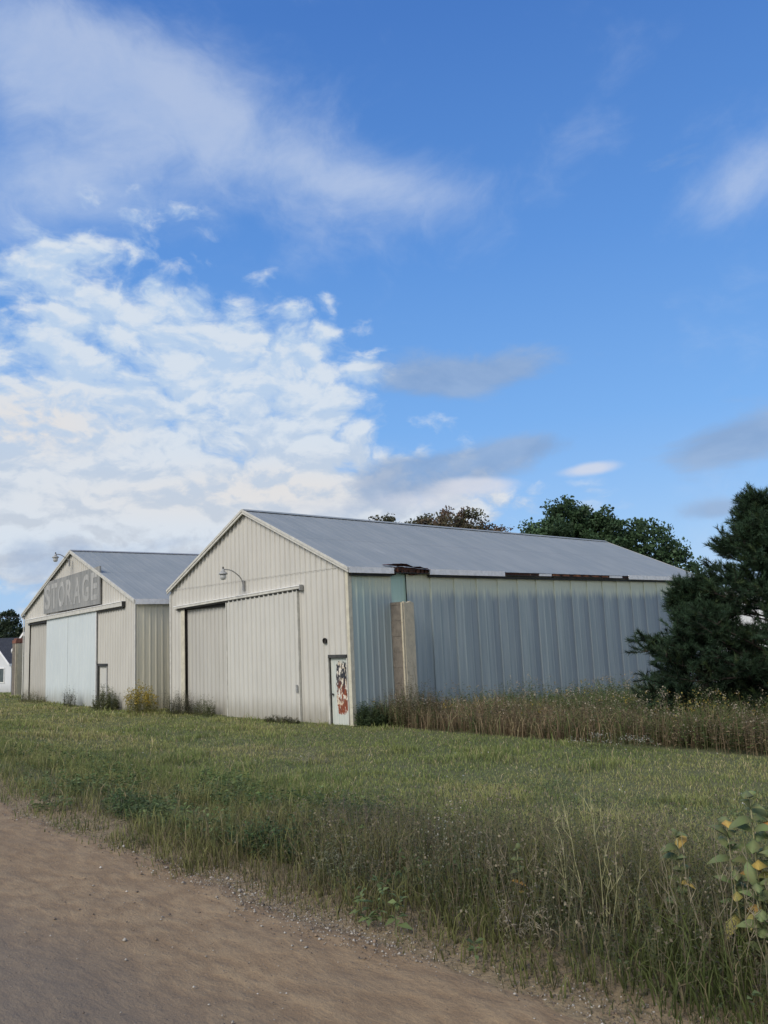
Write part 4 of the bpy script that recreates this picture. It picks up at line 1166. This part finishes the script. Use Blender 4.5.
def stalks(label, x, y, specs, col, seed):
    """tall bare branching stalks; specs = (dx, dy, height, leanx, leany)"""
    random.seed(seed)
    z = float(ground_z(x, y)); t = thing('dry_stalk', label, 'plant', (x, y, z), 0, 'dry branching stalks on the roadside')
    g = Geo()
    for dx, dy, h, lx_, ly_ in specs:
        b = Vector((dx, dy, -.03)); tip = Vector((dx+lx_, dy+ly_, h)); pts = []
        for i in range(9):
            s = i/8; p = b.lerp(tip, s); p += Vector((random.gauss(0, .008), random.gauss(0, .008), 0)); pts.append(p)
        g.tube(pts, [.0031*(1-.7*i/8) for i in range(9)], 5)
        for k in range(5):
            i = random.randint(2, 7); p = pts[i]; a = random.uniform(0, 6.283); L2 = random.uniform(.10, .30)*h*(1.2-.1*i)
            q = p + Vector((math.cos(a)*.36, math.sin(a)*.36, .95)).normalized()*L2
            m = p.lerp(q, .5) + Vector((math.cos(a), math.sin(a), 0))*.02
            g.tube([p, m, q], [.0022, .0017, .0008], 4, False)
            for _ in range(2):
                q2 = m + Vector((random.gauss(0, .5), random.gauss(0, .5), 1)).normalized()*L2*.45
                g.tube([m, q2], [.002, .0008], 3, False)
    g.make('stems', M[col], t)
    return t
M['stalk'] = simple('dry_yellow_green_stalk', (.29, .28, .15), .25, .8, 20)
M['stalk2'] = simple('grey_dry_stalk', (.22, .195, .13), .25, .8, 20)
stalks('tall pale yellow branching stalks, middle of the roadside weeds', -2.45, 3.75, [(-.03, .0, .82, -.20, .12), (.05, .03, .70, .02, .1), (.10, .0, .74, .10, .0), (-.12, .05, .66, -.16, .05), (.02, .08, .86, -.10, .1), (.16, .06, .60, .12, .04), (-.2, .1, .58, -.1, .05)], 'stalk', 3)
stalks('grey branching dry stalks left of the milkweed', -1.85, 3.75, [(0, 0, .72, -.12, .05), (.10, .05, .62, .03, .02), (-.10, .05, .60, -.14, .0), (.16, 0, .66, .08, 0), (-.18, .1, .68, -.1, .05), (.05, .12, .74, -.04, .06), (.24, .1, .55, .08, 0)], 'stalk2', 4)
stalks('short dry stalks under the milkweed at the right edge', -1.45, 3.7, [(0, 0, .60, -.05, .03), (.10, .05, .52, .08, .02), (-.08, 0, .48, -.10, 0), (.18, .05, .55, .1, 0)], 'stalk2', 6)
stalks('thin upright stalks left of the tall pale ones', -3.1, 3.9, [(0, 0, .50, -.06, .03), (.12, .05, .58, .05, .02), (-.14, .05, .52, -.04, 0), (.25, .1, .5, .02, 0), (-.3, .15, .55, .02, 0)], 'stalk2', 8)

def milkweed(label, x, y, stems, leaf_len, yellow, seed):
    random.seed(seed)
    z = float(ground_z(x, y)); t = thing('milkweed', label, 'plant', (x, y, z))
    gs = Geo(); V = []; Q = []; C = []
    def leaf(p, a, e, L, col, droop):
        d = Vector((math.cos(a)*math.cos(e), math.sin(a)*math.cos(e), math.sin(e))); s = Vector((-math.sin(a), math.cos(a), 0)); nrm = s.cross(d)
        prof = [(0, .03), (.12, .14), (.3, .23), (.55, .26), (.8, .16), (1, .01)]
        k = len(V)
        for u, w in prof:
            c = p + d*L*u + Vector((0, 0, -droop*L*u*u)); 
            cup = -nrm*.20*L*(w/.23); w = w*random.uniform(.88, 1.1); c = c + s*L*.05*math.sin(u*3+a*5)
            V.append((c - s*w*L)[:]); V.append((c + cup)[:]); V.append((c + s*w*L)[:])
            tip = 1 + .25*(u-.5)
            for q in range(3): C.append(tuple(min(.8, v*tip*(1.35 if q == 1 else random.uniform(.8, 1.1))) for v in col))
        for i in range(len(prof)-1):
            for q in range(2):
                a0 = k+i*3+q; Q.append((a0, a0+1, a0+4, a0+3))
    for dx, dy, h, lx_, ly_ in stems:
        b = Vector((dx, dy, -.03)); tip = Vector((dx+lx_, dy+ly_, h)); pts = [b.lerp(tip, i/6)+Vector((0, 0, .02*math.sin(i))) for i in range(7)]
        gs.tube(pts, [.007*(1-.5*i/6) for i in range(7)], 6)
        n = max(3, int(h/.062)); a = random.uniform(0, 3)
        for k in range(n):
            f = .30 + .70*k/(n-1); p = b.lerp(tip, f); a += math.pi/2 + random.gauss(0, .2)
            for o in (0, math.pi):
                yl = random.random() < yellow*(1.6-1.3*f)
                if yl: col = random.choice([(.48, .35, .10), (.40, .24, .07), (.42, .38, .13)])
                else: g0 = random.uniform(.75, 1.25); col = (.18*g0, .215*g0, .095*g0)
                leaf(p, a+o+random.gauss(0, .2), random.uniform(.15, .9) + .35*(f > .9), leaf_len*random.uniform(.7, 1.15)*(1.05-.35*max(0, f-.75)*4*.5), col, random.uniform(.1, .6)*(1.5 if yl else 1))
    gs.make('stem', M['stalk'], t, True)
    big_mesh('leaves', np.array(V), np.array(Q), None, np.array(C), M['plant'], t)
    return t
milkweed('large milkweed with yellowing leaves at the right edge of the photo', -1.57, 3.98, [(-.22, .05, .66, -.03, .0), (-.14, .08, .80, .0, .02), (-.05, .15, .70, -.04, .02), (.0, .0, .66, .03, 0), (.10, .1, .78, .04, .03), (.14, -.08, .58, .06, 0), (.26, .1, .80, .04, .03), (-.03, -.12, .45, -.04, 0), (.38, .0, .7, .06, 0)], .135, .10, 5)
milkweed('small milkweed with one yellow leaf left of the large milkweed', -2.16, 4.15, [(0, 0, .55, 0, .02)], .12, .18, 22)
milkweed('tiny yellow leaved milkweed among the roadside weeds', -3.15, 4.05, [(0, 0, .34, .0, 0)], .075, .85, 31)

# ================================================================== SKY, SUN, CAMERA
TH = .802; PITCH = .151; ROLL = -.046; F = 784.87
def toW(x, y): return (x*math.cos(TH)-y*math.sin(TH), x*math.sin(TH)+y*math.cos(TH))
def direction(px, py):
    """world direction of a spot of sky, given by where the photograph shows it"""
    a = (px-384)/F; b = (512-py)/F
    xr = a*math.cos(ROLL)-b*math.sin(ROLL); zu = a*math.sin(ROLL)+b*math.cos(ROLL)
    yf = math.cos(PITCH)-zu*math.sin(PITCH); z = math.sin(PITCH)+zu*math.cos(PITCH)
    X, Y = toW(xr, yf); return Vector((X, Y, z)).normalized()

SUN_AZ = math.atan2(-.85, .06)       # horizontal direction TOWARDS the sun (behind the camera)
SUN_EL = R(38)
SKY_STRENGTH = .12
def build_world():
    w = bpy.data.worlds.new('World'); scene.world = w; w.use_nodes = True
    nt = NT(w.node_tree); bg = nt.n['Background']
    sky = nt.new('ShaderNodeTexSky', sky_type='NISHITA'); sky.sun_disc = False
    sky.sun_elevation = SUN_EL; sky.sun_rotation = (math.pi/2 - SUN_AZ) % (2*math.pi)
    sky.air_density = 1.0; sky.dust_density = .6; sky.ozone_density = 1.6
    K = 1/SKY_STRENGTH
    d = nt.new('ShaderNodeTexCoord').outputs['Generated']
    x, y, z = nt.sep(d)
    zc = nt.math('MAXIMUM', z, 0.0)
    ramp = nt.new('ShaderNodeValToRGB'); nt.put(ramp.inputs[0], zc)
    e = ramp.color_ramp.elements
    stops = [(0, (.40, .60, .90)), (.10, (.31, .545, .91)), (.25, (.185, .44, .90)), (.45, (.108, .315, .79)), (.66, (.060, .205, .62)), (1, (.03, .12, .42))]
    e[0].position, e[0].color = stops[0][0], (*stops[0][1], 1); e[1].position, e[1].color = stops[-1][0], (*stops[-1][1], 1)
    for p, c in stops[1:-1]:
        q = e.new(p); q.color = (*c, 1)
    clear = nt.vmath('SCALE', ramp.outputs[0], scale=K)
    base = nt.mix(.20, clear, sky.outputs[0])
    # flat cloud layer seen in perspective
    inv = nt.math('DIVIDE', 1, nt.math('ADD', zc, .22))
    cmb = nt.new('ShaderNodeCombineXYZ'); nt.put(cmb.inputs[0], nt.math('MULTIPLY', x, inv)); nt.put(cmb.inputs[1], nt.math('MULTIPLY', y, inv))
    P = cmb.outputs[0]
    def blob(px, py, rx, ry, rot=0, sharp=1):
        c = direction(px, py); e1 = (direction(px+30, py)-direction(px-30, py)).normalized(); e2 = (direction(px, py-30)-direction(px, py+30)).normalized()
        sx = (direction(px+30, py)-direction(px-30, py)).length/60
        ca, sa = math.cos(rot), math.sin(rot)
        f1 = e1*ca + e2*sa; f2 = e2*ca - e1*sa
        a = nt.math('DIVIDE', nt.vmath('DOT_PRODUCT', nt.vmath('SUBTRACT', d, tuple(c)), tuple(f1)), rx*sx)
        b = nt.math('DIVIDE', nt.vmath('DOT_PRODUCT', nt.vmath('SUBTRACT', d, tuple(c)), tuple(f2)), ry*sx)
        q = nt.math('ADD', nt.math('MULTIPLY', a, a), nt.math('MULTIPLY', b, b))
        return nt.math('EXPONENT', nt.math('MULTIPLY', q, -1))
    def total(bl):
        s = None
        for b in bl:
            v = blob(*b[:-1]) if len(b) > 4 else blob(*b)
            wgt = b[-1] if len(b) > 5 else 1
            v = nt.math('MULTIPLY', v, wgt)
            s = v if s is None else nt.math('ADD', s, v)
        return s
    def col(c): return tuple(v*K for v in c)
    Q = nt.scale(d, (1, 1, 1.75))
    def lumps(vec):
        wv = nt.new('ShaderNodeTexNoise'); nt.put(wv.inputs['Vector'], vec); wv.inputs['Scale'].default_value = 9.0; wv.inputs['Detail'].default_value = 5
        w2 = nt.vmath('ADD', vec, nt.vmath('SCALE', nt.vmath('SUBTRACT', wv.outputs['Color'], (.5, .5, .5)), scale=.10))
        vo = nt.new('ShaderNodeTexVoronoi', feature='F1'); nt.put(vo.inputs['Vector'], w2); vo.inputs['Scale'].default_value = 19
        pf = nt.math('SUBTRACT', .85, nt.math('MULTIPLY', vo.outputs['Distance'], 1.2))
        nz = nt.noise(w2, 12.5, 5, .60)
        fn = nt.noise(w2, 34, 5, .6)
        return nt.math('ADD', nt.math('ADD', nt.math('MULTIPLY', pf, .22), nt.math('MULTIPLY', nz, .60)), nt.math('MULTIPLY', fn, .18))
    lump = lumps(Q)
    lump_sh = lumps(nt.vmath('ADD', Q, tuple(Vector((-.004, .006, .016)))))
    big = nt.noise(Q, 4.0, 5, .55)
    soft = nt.noise(nt.vmath('ADD', nt.scale(d, (1, 1, 1.5)), nt.vmath('SCALE', nt.noise(d, 5, 3), scale=.12)), 5.5, 8, .62, .2)
    back = nt.step(nt.vmath('DOT_PRODUCT', d, tuple(direction(384, 300))), -.1, .66, 1, 0)   # bright warm clouds added behind the viewer for soft neutral front light
    # high soft veil, upper left, and a wisp at the upper right
    mv = total([(60, 70, 190, 75, -.25, 1.0), (230, 135, 200, 60, -.30, 1.0), (20, 20, 200, 70, 0, .4), (330, 60, 130, 60, 0, .25), (110, 190, 110, 40, 0, .6), (30, 205, 120, 50, 0, .7), (380, 185, 110, 26, -.1, .7), (20, 150, 90, 70, 0, .6), (730, 195, 110, 34, .25, .66), (760, 155, 80, 34, .4, .5), (150, 210, 60, 30, 0, .5), (292, 262, 26, 18, 0, .6)])
    dv = nt.math('MULTIPLY', nt.step(nt.math('ADD', mv, nt.math('MULTIPLY', nt.math('SUBTRACT', soft, .5), 3.0)), .05, 1.9), .62)
    c = nt.mix(dv, base, nt.mix(nt.step(soft, .3, .7), col((.43, .56, .80)), col((.62, .70, .84))))
    # main cumulus field, lower left
    mc = total([(60, 300, 130, 85, 0, .62), (150, 400, 190, 90, 0, .72), (20, 450, 170, 140, 0, .75), (250, 350, 120, 60, -.3, .62), (290, 480, 150, 55, 0, .85), (120, 530, 260, 60, 0, .8), (430, 505, 100, 24, .0, .55), (60, 245, 70, 26, 0, .35), (330, 345, 60, 40, -.2, .45), (330, 440, 70, 50, 0, .45), (200, 330, 130, 60, -.2, .3), (180, 530, 290, 56, 0, 1.2), (60, 470, 170, 60, 0, .5), (150, 205, 50, 26, 0, .3)])
    mc = nt.math('ADD', mc, nt.math('MULTIPLY', back, .95))
    q = nt.math('ADD', mc, nt.math('MULTIPLY', nt.math('SUBTRACT', lump, .5), 4.4))
    q = nt.math('ADD', q, nt.math('MULTIPLY', nt.math('SUBTRACT', big, .5), .8))
    dc = nt.math('MULTIPLY', nt.step(q, .14, 1.10), nt.step(mc, .04, .25))
    lit = nt.step(nt.math('ADD', nt.math('MULTIPLY', nt.math('SUBTRACT', lump, lump_sh), 5.0), nt.math('ADD', nt.math('MULTIPLY', q, .22), .14)), .0, .90)
    warmth = total([(30, 425, 90, 40, 0, 1.0), (300, 490, 120, 30, 0, .8), (130, 500, 160, 30, 0, .5), (480, 490, 50, 16, 0, .7)])
    white = nt.mix(nt.math('MINIMUM', warmth, 1), col((.70, .77, .85)), col((.79, .765, .745)))
    grey = nt.mix(nt.step(z, .10, .34), col((.59, .635, .70)), col((.50, .64, .83)))
    c = nt.mix(nt.math('MULTIPLY', dc, .94), c, nt.mix(back, nt.mix(lit, grey, white), nt.mix(lit, col((.85, .80, .72)), col((1.30, 1.18, 1.00)))))
    # grey-blue scraps of lower cloud
    md = total([(100, 560, 230, 26, 0, .3), (420, 378, 60, 28, .0, 1.05), (510, 370, 60, 24, .15, .9), (400, 480, 60, 26, .1, .8), (460, 470, 95, 26, .15, 1.0), (540, 445, 60, 14, .2, .7), (740, 440, 90, 30, .2, 1.3), (715, 510, 45, 14, .1, .9), (690, 150, 60, 26, 0, .3), (200, 545, 260, 26, 0, .25), (40, 560, 120, 40, 0, .25), (320, 510, 90, 14, 0, .3)])
    n3 = nt.noise(nt.scale(d, (1, 1, 2.2)), 8.0, 7, .6, .3)
    dd = nt.math('MULTIPLY', nt.step(nt.math('ADD', md, nt.math('MULTIPLY', nt.math('SUBTRACT', n3, .5), 1.9)), .35, 1.0), .72)
    c = nt.mix(dd, c, nt.mix(nt.step(n3, .35, .65), col((.25, .36, .56)), col((.33, .44, .63))))
    ms = total([(588, 469, 34, 8, .12, 1.1), (480, 484, 46, 10, 0, 1.0), (420, 500, 60, 14, 0, .8), (40, 375, 50, 10, 0, .4)])
    ds = nt.math('MULTIPLY', nt.step(nt.math('ADD', ms, nt.math('MULTIPLY', nt.math('SUBTRACT', n3, .5), 1.2)), .3, 1.0), .75)
    c = nt.mix(ds, c, col((.70, .72, .80)))
    nt.put(bg.inputs[0], c); bg.inputs[1].default_value = SKY_STRENGTH
build_world()

sun = bpy.data.lights.new('sun', 'SUN'); sun.energy = 2.45; sun.angle = R(28); sun.color = (1, .93, .82)
so = bpy.data.objects.new('sun', sun); COL.objects.link(so)
sd = Vector((math.cos(SUN_AZ)*math.cos(SUN_EL), math.sin(SUN_AZ)*math.cos(SUN_EL), math.sin(SUN_EL)))
so.rotation_euler = sd.to_track_quat('Z', 'Y').to_euler()
so.location = (0, -20, 30)

cam = bpy.data.cameras.new('camera'); co = bpy.data.objects.new('camera', cam); COL.objects.link(co)
cam.sensor_fit = 'VERTICAL'; cam.sensor_height = 24; cam.lens = F/1024*24; cam.clip_end = 5000; cam.clip_start = .05
def w3(v): X, Y = toW(v[0], v[1]); return Vector((X, Y, v[2]))
xh = w3((1, 0, 0)); zu = w3((0, -math.sin(PITCH), math.cos(PITCH))); fw = w3((0, math.cos(PITCH), math.sin(PITCH)))
right = xh*math.cos(ROLL) + zu*math.sin(ROLL); up = zu*math.cos(ROLL) - xh*math.sin(ROLL)
m = Matrix((right, up, -fw)).transposed().to_4x4(); m.translation = (0, 0, CAM_H)
co.matrix_world = m
scene.camera = co

scene.view_settings.view_transform = 'Standard'; scene.view_settings.look = 'None'; scene.view_settings.exposure = 0; scene.view_settings.gamma = 1
scene.cycles.max_bounces = 5; scene.cycles.diffuse_bounces = 3; scene.cycles.glossy_bounces = 2; scene.cycles.transmission_bounces = 3; scene.cycles.transparent_max_bounces = 4; scene.cycles.use_denoising = True
scene.render.film_transparent = False
